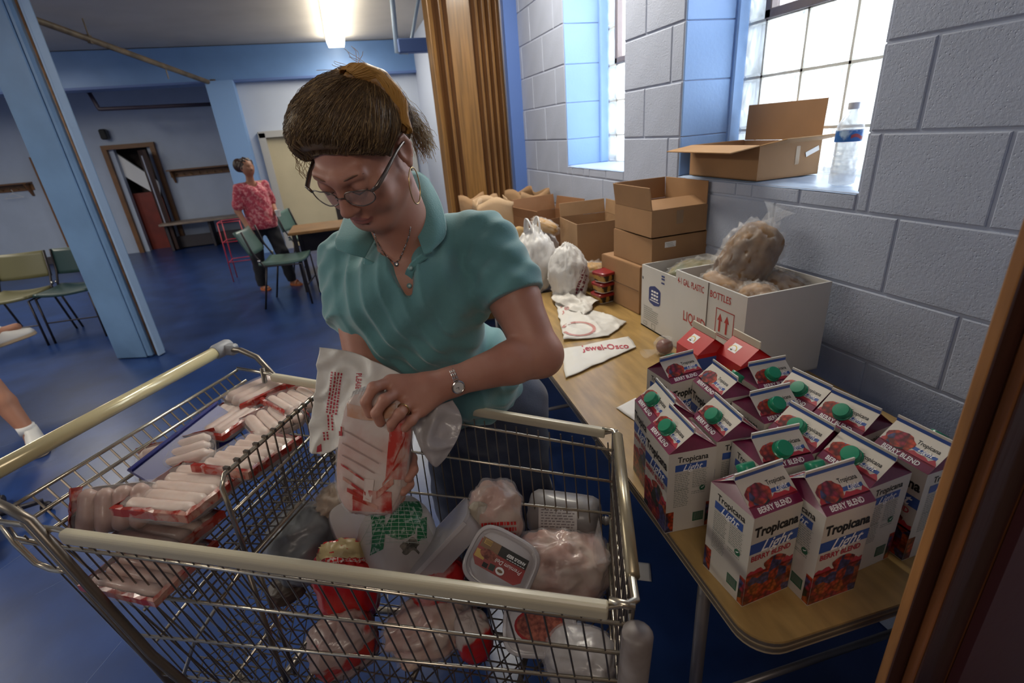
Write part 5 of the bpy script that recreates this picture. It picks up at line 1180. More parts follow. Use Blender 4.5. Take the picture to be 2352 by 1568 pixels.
# ================================================================ THE WOMAN AT THE CART
HO = np.array((.029, .974, 1.478)); HX = np.array((.829, -.558, -.035)); HFv = np.array((-.458, -.641, -.616)); HU = np.array((-.321, -.526, .787))
HX /= np.linalg.norm(HX); HFv -= HX*(HFv@HX); HFv /= np.linalg.norm(HFv); HU = HU-HX*(HU@HX)-HFv*(HU@HFv); HU /= np.linalg.norm(HU)
HR = np.stack([HX, HFv, HU], 1)
def hp(x, y, z): return HO+HX*x+HFv*y+HU*z
def d3(px, py, d): return npv(D(px, py, d))
PEL = d3(1108, 925, 1.42); CHEST = d3(955, 735, 1.12); WAIST = d3(1050, 850, 1.245); NB = d3(950, 580, 1.07)
SHL, SHR = d3(1118, 540, 1.07), d3(792, 590, 1.12)
ELL, WRL = d3(1238, 812, 1.035), d3(1034, 878, .955)
ELR, WRR = d3(846, 868, 1.06), d3(905, 1035, .97)
lat = (SHL-SHR)/np.linalg.norm(SHL-SHR); spine = (NB-PEL)/np.linalg.norm(NB-PEL); frontv = np.cross(spine, lat); frontv /= np.linalg.norm(frontv)
if frontv[1] > 0: frontv = -frontv
TR = np.stack([lat, frontv, np.cross(lat, frontv)], 1)
def H_face(s, hd=True):
    E = lambda c, r, **k: s.ell(hp(*c), r, HR, **k); C = lambda a, b, ra, rb=None, **k: s.cap(hp(*a), hp(*b), ra, rb, **k)
    E((0, -.012, .038), (.073, .088, .077)); E((0, .028, -.028), (.061, .065, .088), k=.03)
    E((0, .066, -.083), (.028, .024, .022), k=.022); E((0, .045, -.075), (.040, .035, .030), k=.02)
    for q in (-1, 1):
        C((q*.054, .005, -.050), (q*.020, .062, -.086), .020, .016, k=.025)
        E((q*.040, .060, -.030), (.023, .022, .026), k=.02)
        E((q*.046, .062, .002), (.018, .016, .012), k=.018)
        C((q*.040, .079, .034), (q*.010, .089, .030), .0085, .009, k=.02)
        E((q*.032, .101, .013), (.019, .013, .011), k=.010, op='sub')
        E((q*.031, .0785, .013), (.0150, .0150, .0135), k=.003)
        C((q*.045, .0785, .0085), (q*.019, .086, .0075), .0025, .0025, k=.003)     # lowered lid line
        E((q*.0115, .1005, -.0245), (.0075, .009, .0065), k=.006)
        E((q*.0065, .104, -.0305), (.0028, .004, .0025), k=.002, op='sub')
        # ear
        Rz = HR @ np.array([[math.cos(q*.35), -math.sin(q*.35), 0], [math.sin(q*.35), math.cos(q*.35), 0], [0, 0, 1]])
        s.ell(hp(q*.079, -.012, .004), (.0065, .018, .030), Rz, k=.004); s.ell(hp(q*.0845, -.008, .006), (.0058, .011, .020), Rz, k=.002, op='sub')
        s.cap(hp(q*.084, -.020, .026), hp(q*.086, -.027, .004), .0028, .0028, k=.003); s.cap(hp(q*.083, -.006, .030), hp(q*.084, -.020, .026), .0028, k=.003); s.ell(hp(q*.079, -.008, -.024), (.005, .008, .009), HR, k=.004)
    C((0, .090, .020), (0, .110, -.018), .0075, .0105, k=.010); E((0, .1125, -.021), (.0115, .009, .0085), k=.006)
    E((0, .086, -.046), (.020, .012, .014), k=.014)
    E((0, .0955, -.0515), (.021, .0065, .0046), k=.004); E((0, .0935, -.0605), (.018, .0075, .0058), k=.004)
    C((-.015, .0945, -.0560), (.015, .0945, -.0560), .0009, k=.0015, op='sub'); C((-.012, .0995, -.0560), (.012, .0995, -.0560), .0016, k=.002, op='sub')
    E((0, .084, -.0715), (.014, .006, .004), k=.006, op='sub')
    E((0, .0345, -.095), (.030, .030, .016), k=.02)
def finger(s, pts, r0, r1, k=.004):
    n = len(pts)-1
    for i in range(n): s.cap(pts[i], pts[i+1], r0+(r1-r0)*i/n, r0+(r1-r0)*(i+1)/n, k=k)
    s.ell(np.array(pts[1]), (r0*1.06,)*3, k=.003)
LF = [[(898, 876, .912), (858, 890, .880), (840, 922, .878), (850, 950, .890)], [(915, 900, .905), (884, 918, .872), (864, 948, .872), (874, 970, .885)],
      [(940, 926, .905), (918, 950, .875), (900, 972, .880), (900, 988, .895)], [(968, 942, .912), (946, 966, .888), (930, 982, .890), (922, 992, .902)]]
RF = [[(915, 1030, .965), (946, 1052, .945), (950, 1078, .915), (938, 1098, .899)], [(905, 1055, .965), (938, 1086, .945), (940, 1112, .915), (926, 1128, .899)],
      [(895, 1080, .965), (922, 1116, .945), (920, 1142, .915), (904, 1154, .900)], [(880, 1098, .965), (898, 1138, .945), (890, 1162, .918), (874, 1170, .905)]]
skin = mat('skin', (.50, .25, .18), .48, bump=.12, bscale=260, col2=(.41, .18, .125), vscale=16, sss=.12, lo=.3, hi=.75)
lipm = mat('lips', (.38, .13, .11), .42); nailm = mat('nail', (.50, .27, .22), .3, coat=.3)
woman = thing('person', 'woman in a teal polo shirt and jeans leaning over the shopping cart, wearing glasses', 'person', (PEL[0], PEL[1], 0))
bpy.context.view_layer.update()
B_ = SDF((-.24, .60, .80), (.47, 1.36, 1.64), .0029)
H_face(B_)
B_.cap(hp(0, -.022, -.035), NB+frontv*.0, .056, .060, k=.02); B_.cap(hp(0, .015, -.075), NB+frontv*.035, .036, .04, k=.03)
B_.ell(CHEST+spine*.03, (.136, .086, .15), TR, k=.025); B_.ell(WAIST, (.125, .09, .11), TR, k=.04); B_.cap(SHL*.85+SHR*.15, SHR*.85+SHL*.15, .040, .040, k=.03)
B_.cap(SHL+(ELL-SHL)*.06, SHL*.45+ELL*.55, .044, .053, k=.02); B_.cap(SHL*.45+ELL*.55, ELL, .053, .046, k=.015); B_.ell(ELL+(ELL-WRL)*.03+np.array((0, 0, -.006)), (.046, .046, .046), k=.012)
mL = ELL*.68+WRL*.32; B_.cap(ELL, mL, .046, .044, k=.015); B_.cap(mL, WRL, .044, .0265, k=.012)
B_.cap(SHR+(ELR-SHR)*.06, ELR, .043, .041, k=.02); mR = ELR*.65+WRR*.35; B_.cap(ELR, mR, .041, .039, k=.015); B_.cap(mR, WRR, .039, .026, k=.012)
# left hand
lf = [[d3(*p) for p in f] for f in LF]
B_.cap(WRL, d3(985, 885, .935), .026, .024, k=.02)
for f, w in zip(lf, (.0145, .0150, .0145, .0135)): B_.cap(WRL+(f[0]-WRL)*.35, f[0], .0175, w, k=.014)
for f, r in zip(lf, (.0108, .0110, .0103, .0090)): finger(B_, f, r, r*.80)
th = [d3(985, 905, .955), d3(930, 935, .945), d3(885, 945, .925), d3(860, 940, .908)]; finger(B_, th, .0145, .0105, k=.008)
rf = [[d3(*p) for p in f] for f in RF]
for f in rf: B_.cap(WRR, f[0], .018, .015, k=.014)
for f, r in zip(rf, (.0105, .0108, .0103, .0092)): finger(B_, f, r, r*.82)
tr2 = [d3(895, 1045, .975), d3(860, 1075, .968), d3(835, 1100, .958), d3(822, 1118, .950)]; finger(B_, tr2, .0135, .0105, k=.008)
def bodymat(c):
    l = (c-HO) @ HR; m = ((np.abs(l[:, 0]) < .0235) & (l[:, 1] > .088) & (l[:, 2] < -.0465+.00*l[:, 0]) & (l[:, 2] > -.0665) & ((l[:, 0]/.0225)**2+((l[:, 2]+.0562)/.0105)**2 < 1))
    return m.astype(int)
vsB = sdf_obj('body', B_, [skin, lipm], woman, 2, bodymat)
# legs of the same body, hidden in the jeans, are joined to it below
LG = SDF((PEL[0]-.32, PEL[1]-.28, 0), (PEL[0]+.30, PEL[1]+.32, .86), .009)
fa = np.array((frontv[0], frontv[1], 0)); fa /= np.linalg.norm(fa); la = np.array((lat[0], lat[1], 0)); la /= np.linalg.norm(la)
def leg(s, add=0, k=.02):
    for q in (-1, 1):
        hip = PEL+la*q*.085+np.array((0, 0, -.02)); kn = np.array((hip[0], hip[1], .47))+la*q*.02+fa*.02; an = np.array((kn[0], kn[1], .075))-fa*.03+la*q*.01
        s.cap(hip, kn, .082+add, .058+add, k=k+.02); s.cap(kn, an, .056+add, .038+add, k=k)
        if not add: s.cap(an-fa*.03+np.array((0, 0, -.045)), an+fa*.12+np.array((0, 0, -.05)), .028, .024, k=.02)
leg(LG); lo = sdf_obj('body', LG, [skin], woman, 1)
bm_ = bpy.data.meshes; v1 = vsB.data; v2 = lo.data
import bmesh
bmm = bmesh.new(); bmm.from_mesh(v1); bmm.from_mesh(v2); bmm.to_mesh(v1); bmm.free(); bpy.data.objects.remove(lo)
vsB.name = 'body'
# jeans
J = SDF((PEL[0]-.36, PEL[1]-.30, .03), (PEL[0]+.34, PEL[1]+.34, 1.14), .0075)
jf = lambda X, Y, Z: .004*np.sin(Z*60+X*30)*np.sin(X*45+Z*17)
J.ell(PEL+np.array((0, 0, .0)), (.172, .128, .135), np.stack([la, fa, np.array((0, 0, 1.))], 1), k=.02, fold=jf)
for q in (-1, 1):
    hip = PEL+la*q*.085+np.array((0, 0, -.02)); kn = np.array((hip[0], hip[1], .47))+la*q*.02+fa*.02; an = np.array((kn[0], kn[1], .06))-fa*.03+la*q*.01
    J.cap(hip, kn, .102, .075, k=.04, fold=jf); J.cap(kn, an, .074, .060, k=.03, fold=jf)
J.cap(PEL+np.array((0, 0, -.05)), np.array((PEL[0], PEL[1], .50)), .085, .05, k=.03, fold=jf); J.cap(PEL+spine*.0, WAIST, .13, .125, k=.03); J.plane(PEL+spine*.09, spine)
mjean = mat('denim', (.022, .03, .065), .75, bump=.4, bscale=300, col2=(.05, .065, .11), vscale=9, sheen=.2)
sdf_obj('jeans', J, mjean, woman, 2)
for q in (-1, 1):
    hip = PEL+la*q*.085; kn = np.array((hip[0], hip[1], .47))+la*q*.02+fa*.02; an = np.array((kn[0], kn[1], .0))-fa*.03+la*q*.01
    o = MB(); M = frame(V(*(an-npv(woman.location)))+V(*fa)*.045, fa, -la); loft(o, [(.125, .042, 0, 3), (.13, .046, .012, 3), (.125, .044, .03, 3), (.10, .040, .06, 2.6, -.02, 0), (.06, .036, .085, 2.4, -.05, 0)], 28, M); o.build('shoe', mat('shoe_grey', (.2, .2, .22), .6), woman, smooth=True)
# polo shirt
teal = mat('polo_teal', (.10, .26, .275), .85, bump=.35, bscale=420, col2=(.125, .30, .31), vscale=5, sheen=.45, dist=.0012)
P_ = SDF((-.26, .72, .84), (.50, 1.42, 1.50), .0038)
def folds(X, Y, Z):
    a = (X-CHEST[0])*lat[0]+(Y-CHEST[1])*lat[1]+(Z-CHEST[2])*lat[2]; b = (X-CHEST[0])*spine[0]+(Y-CHEST[1])*spine[1]+(Z-CHEST[2])*spine[2]
    g1 = np.exp(-((a+.0)/.14)**2)
    w1 = a*80+b*18+1.6*np.sin(b*15); f = .0075*(1-np.abs(np.sin(w1)))**1.3*-1*g1+.0035+.0040*np.sin(a*44-b*58+2)+.0024*np.sin(a*120+b*70+3*np.sin(b*25))
    return f
def sfold(c, ax, ph):
    def f(X, Y, Z):
        t = (X-c[0])*ax[0]+(Y-c[1])*ax[1]+(Z-c[2])*ax[2]; u = (X-c[0])*frontv[0]+(Y-c[1])*frontv[1]+(Z-c[2])*frontv[2]
        w = (X-c[0])*lat[0]+(Y-c[1])*lat[1]+(Z-c[2])*lat[2]
        return .0036*np.sin(t*70+w*60+u*30+ph)+.0022*np.sin(t*120-w*90+ph*2)
    return f
P_.ell(CHEST+spine*.035, (.168, .108, .155), TR, k=.03, fold=folds)
P_.ell(CHEST+frontv*.055-spine*.030+lat*.050, (.078, .062, .072), TR, k=.05, fold=folds); P_.ell(CHEST+frontv*.055-spine*.030-lat*.070, (.078, .062, .072), TR, k=.05, fold=folds)
P_.ell(WAIST+frontv*.012, (.158, .122, .12), TR, k=.06, fold=folds); P_.cap(WAIST, PEL+spine*.03, .132, .140, k=.05, fold=folds)
P_.cap(SHL*.88+SHR*.12+spine*-.002, SHR*.88+SHL*.12, .058, .058, k=.06, fold=folds)
P_.cap(NB+spine*.01-frontv*.015, NB-spine*.03-frontv*.01, .066, .09, k=.05)
UL = ELL-SHL; UL /= np.linalg.norm(UL); UR_ = ELR-SHR; UR_ /= np.linalg.norm(UR_)
sl = SDF((-.26, .72, .84), (.50, 1.42, 1.50), .0038)
sl.cap(SHL+UL*.012, SHL+UL*.165, .061, .075, k=0, fold=sfold(SHL, UL, .5)); sl.plane(SHL+UL*.150, UL); P_.f = np.where(np.abs(sl.f-P_.f) < .03, (lambda h: sl.f*(1-h)+P_.f*h-.03*h*(1-h))(np.clip(.5+.5*(sl.f-P_.f)/.03, 0, 1)), np.minimum(sl.f, P_.f))
sl = SDF((-.26, .72, .84), (.50, 1.42, 1.50), .0038)
sl.cap(SHR+UR_*.012, SHR+UR_*.18, .060, .067, k=0, fold=sfold(SHR, UR_, 2)); sl.plane(SHR+UR_*.148, UR_); P_.f = np.where(np.abs(sl.f-P_.f) < .03, (lambda h: sl.f*(1-h)+P_.f*h-.03*h*(1-h))(np.clip(.5+.5*(sl.f-P_.f)/.03, 0, 1)), np.minimum(sl.f, P_.f))
# neck and V opening
P_.cap(hp(0, -.02, -.06), NB+spine*.015, .066, .062, k=.004, op='sub'); P_.cap(d3(912, 556, 1.0), d3(937, 668, 1.02), .041, .010, k=.004, op='sub'); P_.cap(d3(912, 556, .95), d3(938, 672, .98), .041, .010, k=.004, op='sub')
P_.plane(PEL+spine*-.035, -spine)
shirt = sdf_obj('polo_shirt', P_, teal, woman, 1)
inw = lambda p: V(*p)-woman.location
bpy.context.view_layer.update()
tealc = mat('polo_rib', (.11, .285, .295), .85, bump=.4, bscale=300, sheen=.4)
def patch(rows, name, m, parent, nu=16, nv=12, th=.003, smooth=True, fn=None):    # rows: grid of (px, py, depth) control points, Catmull-smoothed
    A = np.array([[npv(D(*p)) for p in r] for r in rows])
    def ev(C, t):
        n = len(C)-1; t = min(max(t, 0), .99999)*n; i = int(t); f = t-i; p0, p1, p2, p3 = C[max(i-1, 0)], C[i], C[i+1], C[min(i+2, n)]
        return .5*((2*p1)+(-p0+p2)*f+(2*p0-5*p1+4*p2-p3)*f*f+(-p0+3*p1-3*p2+p3)*f**3)
    o = parent.matrix_world.inverted()
    def g(u, v):
        p = V(*ev([ev(list(r), u) for r in A], v)); p = p+fn(p, u, v) if fn else p; return o @ p
    return MB().grid(g, nu, nv).build(name, m, parent, smooth=smooth, solid=th)
# collars (two leaves and the stand behind the neck)
patch([[(928, 392, 1.06), (946, 470, 1.015), (958, 535, .985), (976, 585, .968)], [(962, 396, 1.06), (984, 465, 1.01), (1000, 530, .985), (990, 580, .966)], [(985, 412, 1.07), (1014, 470, 1.03), (1024, 538, 1.0), (986, 578, .968)]], 'collar', tealc, woman, th=.004)
patch([[(872, 525, 1.01), (862, 548, 1.00), (850, 570, .99), (838, 592, .985)], [(835, 505, 1.02), (822, 535, .99), (812, 560, .975), (806, 584, .975)], [(792, 498, 1.05), (782, 525, 1.02), (772, 550, 1.0), (774, 572, .985)]], 'collar', tealc, woman, th=.004)
# placket edges and buttons
patch([[(838, 590, .985), (880, 614, .985), (918, 645, .99), (942, 700, 1.005)], [(836, 606, .99), (868, 630, .985), (905, 662, .99), (934, 708, 1.005)]], 'placket', tealc, woman, 20, 4, .003)
patch([[(968, 582, .972), (942, 606, .975), (930, 640, .985), (944, 700, 1.005)], [(984, 592, .975), (958, 612, .975), (948, 645, .985), (956, 702, 1.005)]], 'placket', tealc, woman, 20, 4, .003)
for p in ((944, 615, .972), (941, 656, .982)):
    MB().lathe([(.001, 0), (.0045, 0), (.005, .0015), (.005, .0025), (.001, .002)], 16, M=frame(inw(d3(*p)), cr, -cdn)).build('button', mat('button_teal', (.22, .38, .38), .3, coat=.4), woman, smooth=True)
# glasses
mgf = mat('glasses_frame', (.20, .17, .15), .28, .8); mlens = mat('lens', (.85, .85, .88), .05, alpha=.16, spec=.9)
L_ = lambda x, y, z: inw(hp(x, y, z)); g = MB()
for q in (-1, 1):
    cx_, cy_, cz_ = q*.033, .104, .004
    pt_ = [L_(cx_+.0255*sgnp(math.cos(a), .85), cy_-.010*max(0, math.cos(a)*q), cz_+.0165*sgnp(math.sin(a), .85)) for a in [i*2*PI/32 for i in range(32)]]
    g.tube(pt_, .0011, 8, closed=True)
    g.tube([L_(q*.0575, .095, .012), L_(q*.068, .088, .016), L_(q*.074, .060, .018), L_(q*.080, .012, .020), L_(q*.082, -.014, .016), L_(q*.081, -.03, -.006)], [.0024, .0032, .0030, .0024, .0018, .0016], 8, flat=1.5)
g.tube([L_(-.009, .106, .008), L_(0, .112, .012), L_(.009, .106, .008)], .0011, 8)
for q in (-1, 1): g.tube([L_(q*.0095, .106, .002), L_(q*.009, .100, -.004)], .0009, 6)
gf = g.build('eyeglasses', mgf, woman, smooth=True)
for q in (-1, 1):
    o = MB(); n = 28; cx_, cy_, cz_ = q*.033, .104, .004
    ps = [L_(cx_+.025*sgnp(math.cos(a), .85), cy_-.010*max(0, math.cos(a)*q), cz_+.016*sgnp(math.sin(a), .85)) for a in [i*2*PI/n for i in range(n)]]
    o.add([L_(cx_, cy_+.0005, cz_)]+ps, [(0, i+1, (i+1) % n+1) for i in range(n)]); o.build('lens', mlens, gf, smooth=True)
# lashes / brows
br = mat('brow_hair', (.20, .11, .07), .8)
for q in (-1, 1):
    MB().tube([L_(q*.014, .0955, .033), L_(q*.024, .0945, .037), L_(q*.036, .0905, .040), L_(q*.050, .079, .035)], [.0006, .0011, .0010, .0004], 6, flat=1.5).build('eyebrow', br, woman, smooth=True)
    MB().tube([L_(q*.018, .0925, .0075), L_(q*.031, .0950, .0045), L_(q*.044, .0850, .0075)], [.0008, .0013, .0008], 6).build('eyelashes', mat('lash', (.03, .018, .012), .6), woman, smooth=True)
# earrings, necklace, watch, ring
mgold = mat('gold', (.60, .42, .20), .22, 1); msil = mat('silver', (.55, .52, .50), .22, 1)
for q in (-1, 1):
    c = hp(q*.079, -.008, -.034); hw = V(*c)-woman.location; o = MB(); dn = V(0, 0, -1); sd = V(*(HFv*.8)).normalized(); sd = (sd-dn*sd.dot(dn)).normalized()
    o.tube([hw+dn*(.032-.032*math.cos(a))+sd*.019*math.sin(a) for a in [i*2*PI/36 for i in range(36)]], .0011, 8, closed=True); o.build('hoop_earring', mgold, woman, smooth=True)
    MB().lathe([(.0, 0), (.0022, .0005), (.002, .0018), (.0, .0024)], 10, L_(q*.083, -.014, -.016)).build('ear_stud', mgold, woman, smooth=True)
def surf(px, py, obs, off=.0015):
    h = on_surface(obs, px, py); return (h[1]+(V(0, 0, CH)-h[1]).normalized()*off-woman.location) if h else None
ch = MB(); CPX = [(858, 530), (866, 552), (878, 574), (892, 592), (908, 604), (918, 596), (926, 578), (933, 560), (940, 540), (944, 518)]
pts = [surf(x, y, [vsB]) for x, y in CPX]; pts = [p for p in pts if p]
for a, b_ in zip(pts[:-1], pts[1:]):
    for i in range(6):
        c = a.lerp(b_, i/6); ch.box(c, (.0032, .0018, .0018), Euler((i, i*.7, i*1.3)))
ch.build('necklace', msil, woman)
pc_ = surf(911, 606, [vsB], .003)
if pc_: MB().lathe([(.0, 0), (.005, .001), (.003, .003), (.0, .0035)], 6, M=frame(pc_, cr, -cdn)).build('pendant', msil, woman)
wax = V(*(WRL-ELL)).normalized(); wc = inw(WRL)-wax*.004; n1 = (-cf-wax*(-cf).dot(wax)).normalized(); n2 = wax.cross(n1); wt = MB()
for i in range(26):
    a = 2*PI*i/26; rr = (.031, .029); p = wc+n1*math.cos(a)*rr[0]+n2*math.sin(a)*rr[1]
    R_ = Matrix((wax, (n1*math.cos(a)+n2*math.sin(a)).normalized(), wax.cross((n1*math.cos(a)+n2*math.sin(a)).normalized()))).transposed()
    for j in (-1, 0, 1): wt.box(p+wax*j*.0038, (.0032, .003, .0062), R_, ch=.0006)
wt = wt.build('wristwatch', msil, woman)
wa = .35; wn = (n1*math.cos(wa)-n2*math.sin(wa)*(-1 if n2.z < 0 else 1)).normalized(); M = frame(wc+wn*.030, wax, wn.cross(wax))
MB().lathe([(.001, 0), (.0125, 0), (.0135, .002), (.013, .005), (.0115, .006), (.0105, .0052), (.001, .0052)], 28, M=M).build('watch_case', msil, wt, smooth=True, angle=40)
MB().lathe([(.001, .0054), (.0102, .0054), (.0102, .0056), (.001, .0056)], 24, M=M).build('watch_dial', mat('dial', (.62, .60, .58), .4), wt)
MB().box(M @ V(.002, 0, .0062), (.006, .0008, .0004), M.to_3x3()).box(M @ V(0, .002, .0062), (.0008, .005, .0004), M.to_3x3()).build('watch_hands', mblack, wt)
ra, rb_ = lf[2][0], lf[2][1]; ax_ = V(*(rb_-ra)).normalized(); rc0 = inw(ra*.42+rb_*.58); o1 = ax_.orthogonal().normalized(); o2 = ax_.cross(o1)
MB().tube([rc0+o1*math.cos(a)*.0113+o2*math.sin(a)*.0113 for a in [i*2*PI/24 for i in range(24)]], .0013, 8, closed=True).build('ring', mgold, woman, smooth=True)
# hair
mhair = mat('hair_brown', (.085, .052, .027), .5, bump=.5, bscale=60, col2=(.14, .085, .04), vscale=40, stretch=(1, 1, 1), dist=.004)
mhg = mat('hair_golden', (.42, .21, .05), .45, bump=.5, bscale=70, col2=(.20, .09, .02), vscale=40, dist=.004)
Hs = SDF(HO-.22, HO+.24, .0032)
Hs.ell(hp(0, -.020, .040), (.085, .092, .080), HR, k=.01); Hs.ell(hp(0, .018, .074), (.075, .060, .036), HR, k=.025); Hs.ell(hp(-.010, -.014, .056), (.083, .080, .058), HR, k=.025)
Hs.ell(hp(0, -.085, .0), (.060, .040, .065), HR, k=.03)
Hs.ell(hp(0, .075, -.022), (.105, .075, .100), HR, k=.012, op='sub')                      # face opening
for q in (-1, 1): Hs.ell(hp(q*.092, .000, -.004), (.028, .036, .036), HR, k=.008, op='sub')
Hs.ell(hp(0, .01, -.10), (.09, .075, .075), HR, k=.01, op='sub')
bunc = hp(.030, -.075, .150)
hairo = sdf_obj('hair', Hs, mhair, woman, 2)
bpy.context.view_layer.update()
bp_ = []
for px, py in ((806, 186), (836, 184), (868, 198), (893, 225), (908, 258), (918, 292)):
    h = on_surface([hairo], px, py)
    bp_.append(npv(h[1])+npv(h[2])*.006 if h else bp_[-1]+(d3(px, py, .97)-d3(*bq_, .97)))
    bq_ = (px, py)
Bu = SDF(HO-.26, HO+.30, .0034)
for i_, (r0_, r1_) in enumerate(((.014, .024), (.024, .026), (.026, .023), (.023, .019), (.019, .010))): Bu.cap(bp_[i_], bp_[i_+1], r0_*.72, r1_*.72, k=.012)
buno = sdf_obj('hair_bun', Bu, mhg, woman, 1)
rs = random.Random(12)
def strand_mesh(n, gold):
    w = MB()
    for _ in range(n):
        a = rs.uniform(-1.25, 1.25); st = rs.uniform(0, .12)
        # start on hairline arc over the forehead, end at the bun
        s0 = np.array((math.sin(a)*.085, .092*math.cos(a*.9)-.012, .036-.006*abs(math.sin(a))**1.5)); e0 = np.array((.042+rs.uniform(-.015, .015), -.058+rs.uniform(-.015, .015), .096+rs.uniform(-.012, .012)))
        if rs.random() < .22: s0 = np.array((.082*rs.choice((-1, 1))*.98, -.04-rs.random()*.03, .03-rs.random()*.03))
        C_ = np.array((0, -.020, .042)); pts = []; m = 9; lift = rs.uniform(.0, .006); ph = rs.random()*9
        for i in range(m+1):
            t = st+(1-st)*i/m; p = s0*(1-t)+e0*t-C_; r_ = np.array((.086, .094, .082)); kk = np.linalg.norm(p/r_); q = p/kk*(1+.035*math.sin(t*PI))+C_
            k2 = 1.0 if t < .93 else 1+.15*(t-.93)/.07; q = C_+(q-C_)*k2
            q = q+np.array((math.sin(t*11+ph)*.0016, 0, math.cos(t*9+ph)*.0016)); pw = inw(HO+HR@q); ok_, lc, nr, _i = hairo.closest_point_on_mesh(pw)
            pw2 = lc+nr*(lift*.9+.0010+.004*math.sin(PI*t)) if t < .9 else pw; pts.append(pw2+nr*(.0035*noise.noise(V(a*3, t*2, 1))+.002*noise.noise(V(a*11, t*3, 4)))+V(*(HX*(math.sin(t*7+a*9)*.003+math.sin(t*11+ph)*.0012))))
        w.tube(pts, [(.00018+.00028*math.sin(PI*(i+.5)/(m+1))) for i in range(m+1)], 3, cap=False)
    return w
strand_mesh(4600, 0).build('hair_strands', mat('hair_strand_brown', (.135, .085, .045), .38), woman, smooth=True, kind='stuff')
strand_mesh(1500, 1).build('hair_strands_light', mat('hair_strand_light', (.36, .24, .11), .36), woman, smooth=True, kind='stuff')
w = MB()
for i in range(520):
    a = rs.random()*2*PI; r_ = rs.uniform(.7, 1.04); pts = []
    for k in range(11):
        t = k/10; q5 = t*4.999; i5 = int(q5); p = bp_[i5]*(1-(q5-i5))+bp_[i5+1]*(q5-i5); rad = (.013+.013*math.sin(PI*min(1, t*1.25)))*(.98+.22*r_); wob = math.sin(t*7+i)*.003
        pts.append(inw(p+HX*(math.cos(a+t)*rad+wob)+HU*(math.sin(a+t)*rad)+HFv*math.sin(a+t+1)*rad*.4))
    w.tube(pts, .0008, 4, cap=False)
for i in range(12):
    c0 = bp_[1]+HX*rs.uniform(-.02, .02)+HU*.012; dr = HU*rs.uniform(.01, .03)+HX*rs.uniform(-.03, .015)+HFv*rs.uniform(-.03, .04)
    w.tube([inw(c0+dr*t+HX*.006*math.sin(t*5+i)) for t in (0, .3, .6, .8, 1)], .0004, 3, cap=False)
w.build('hair_bun_strands', mat('hair_strand_gold', (.55, .30, .08), .36), woman, smooth=True, kind='stuff')
w = MB()
for i in range(200):
    a = hp(.060+rs.uniform(-.01, .012), -.055-rs.random()*.04, .03+rs.uniform(-.03, .05)); b_ = hp(.066+rs.uniform(-.015, .015), -.075-rs.random()*.05, -.06-rs.random()*.03)
    w.tube([inw(a*(1-t)+b_*t-HFv*.015*math.sin(PI*t)+HX*.008*math.sin(t*6+i)) for t in (0, .2, .4, .6, .8, 1)], .0004, 3, cap=False)
for i in range(16):
    q = -1; a = hp(-.084, .02+rs.uniform(-.02, .03), .05+rs.uniform(-.03, .03)); w.tube([inw(a+(HX*q*.008*math.sin(PI*t)+HFv*.02*t-HU*.03*t+HX*.004*math.sin(8*t+i))) for t in (0, .25, .5, .75, 1)], .0006, 3, cap=False)
w.build('loose_hair', mat('hair_strand_light'), woman, smooth=True, kind='stuff')
# ================================================================ WHAT SHE HOLDS
bpy.context.view_layer.update()
c = D(862, 1040, .915); t = thing('sausage_pack', 'sausage pack she holds upright in both hands, diagonal stripes and red ends', 'sausage pack', c)
ya = (D(872, 920, .915)-D(852, 1160, .915)).normalized(); nn = (-cf+cr*-.12+V(0, 0, .25)).normalized(); nn = (nn-ya*nn.dot(ya)).normalized(); xa = ya.cross(nn)
t.rotation_euler = Matrix((xa, ya, nn)).transposed().to_euler()
bpy.context.view_layer.update()
def hshape(p): k = p.y/.115; return V(p.x*(1-.10*k*k-.10*(k < -.6)*(-.6-k)*2.5), p.y, p.z)
hb = lump((.066, .112, .024), 4.2, .06, 2.6, 21, nu=64, nv=36, ridge=.03, rs=5, fn=hshape).build('pack_body', mat('pack_pale', (.52, .29, .23), .3, coat=.35, bump=.4, bscale=26, col2=(.58, .48, .43), vscale=14, dist=.004), t, smooth=True)
lump((.0675, .1135, .0258), 4.2, .07, 2.8, 21, nu=64, nv=36, ridge=.05, rs=7, fn=hshape).build('film', mfilm2, t, smooth=True)
for i in range(4):
    o = MB(); capsule(o, .15, .014, (0, 0, 0), i+3); o = o.build('sausage', msau, t, smooth=True); o.rotation_euler = (0, 0, PI/2); o.location = (.045-.028*i, 0, -.012)
bpy.context.view_layer.update()
def dmark(x0, y0, x1, y1, w_): 
    n = 12; out = []
    for i in range(n):
        a, b2_ = i/n, (i+1)/n; out.append([(x0+(x1-x0)*a, y0+(y1-y0)*a), (x0+(x1-x0)*b2_, y0+(y1-y0)*b2_), (x0+(x1-x0)*b2_, y0+(y1-y0)*b2_+w_), (x0+(x1-x0)*a, y0+(y1-y0)*a+w_)])
    return out
mk = []
for i, (xa_, ya_, xb_, yb_) in enumerate(((792, 985, 880, 1035), (789, 1015, 872, 1062), (788, 1042, 862, 1084))): mk += dmark(xa_, ya_, xb_, yb_, 3)
print_on([hb], t, mk, mat('stripe_grey', (.33, .22, .19), .4), 'grey_stripes', .003)
mk = []
for (xa_, ya_, xb_, yb_, w_) in ((786, 1062, 838, 1098, 5), (790, 1092, 842, 1128, 8), (800, 1118, 850, 1146, 9), (784, 905, 784, 1010, 1), (866, 1128, 905, 1094, 16), (880, 1108, 930, 1040, 7), (930, 1000, 905, 1060, 8), (812, 1136, 870, 1160, 8)): mk += dmark(xa_, ya_, xb_, yb_, w_)
print_on([hb], t, mk, mredw, 'red_stripes', .0034)
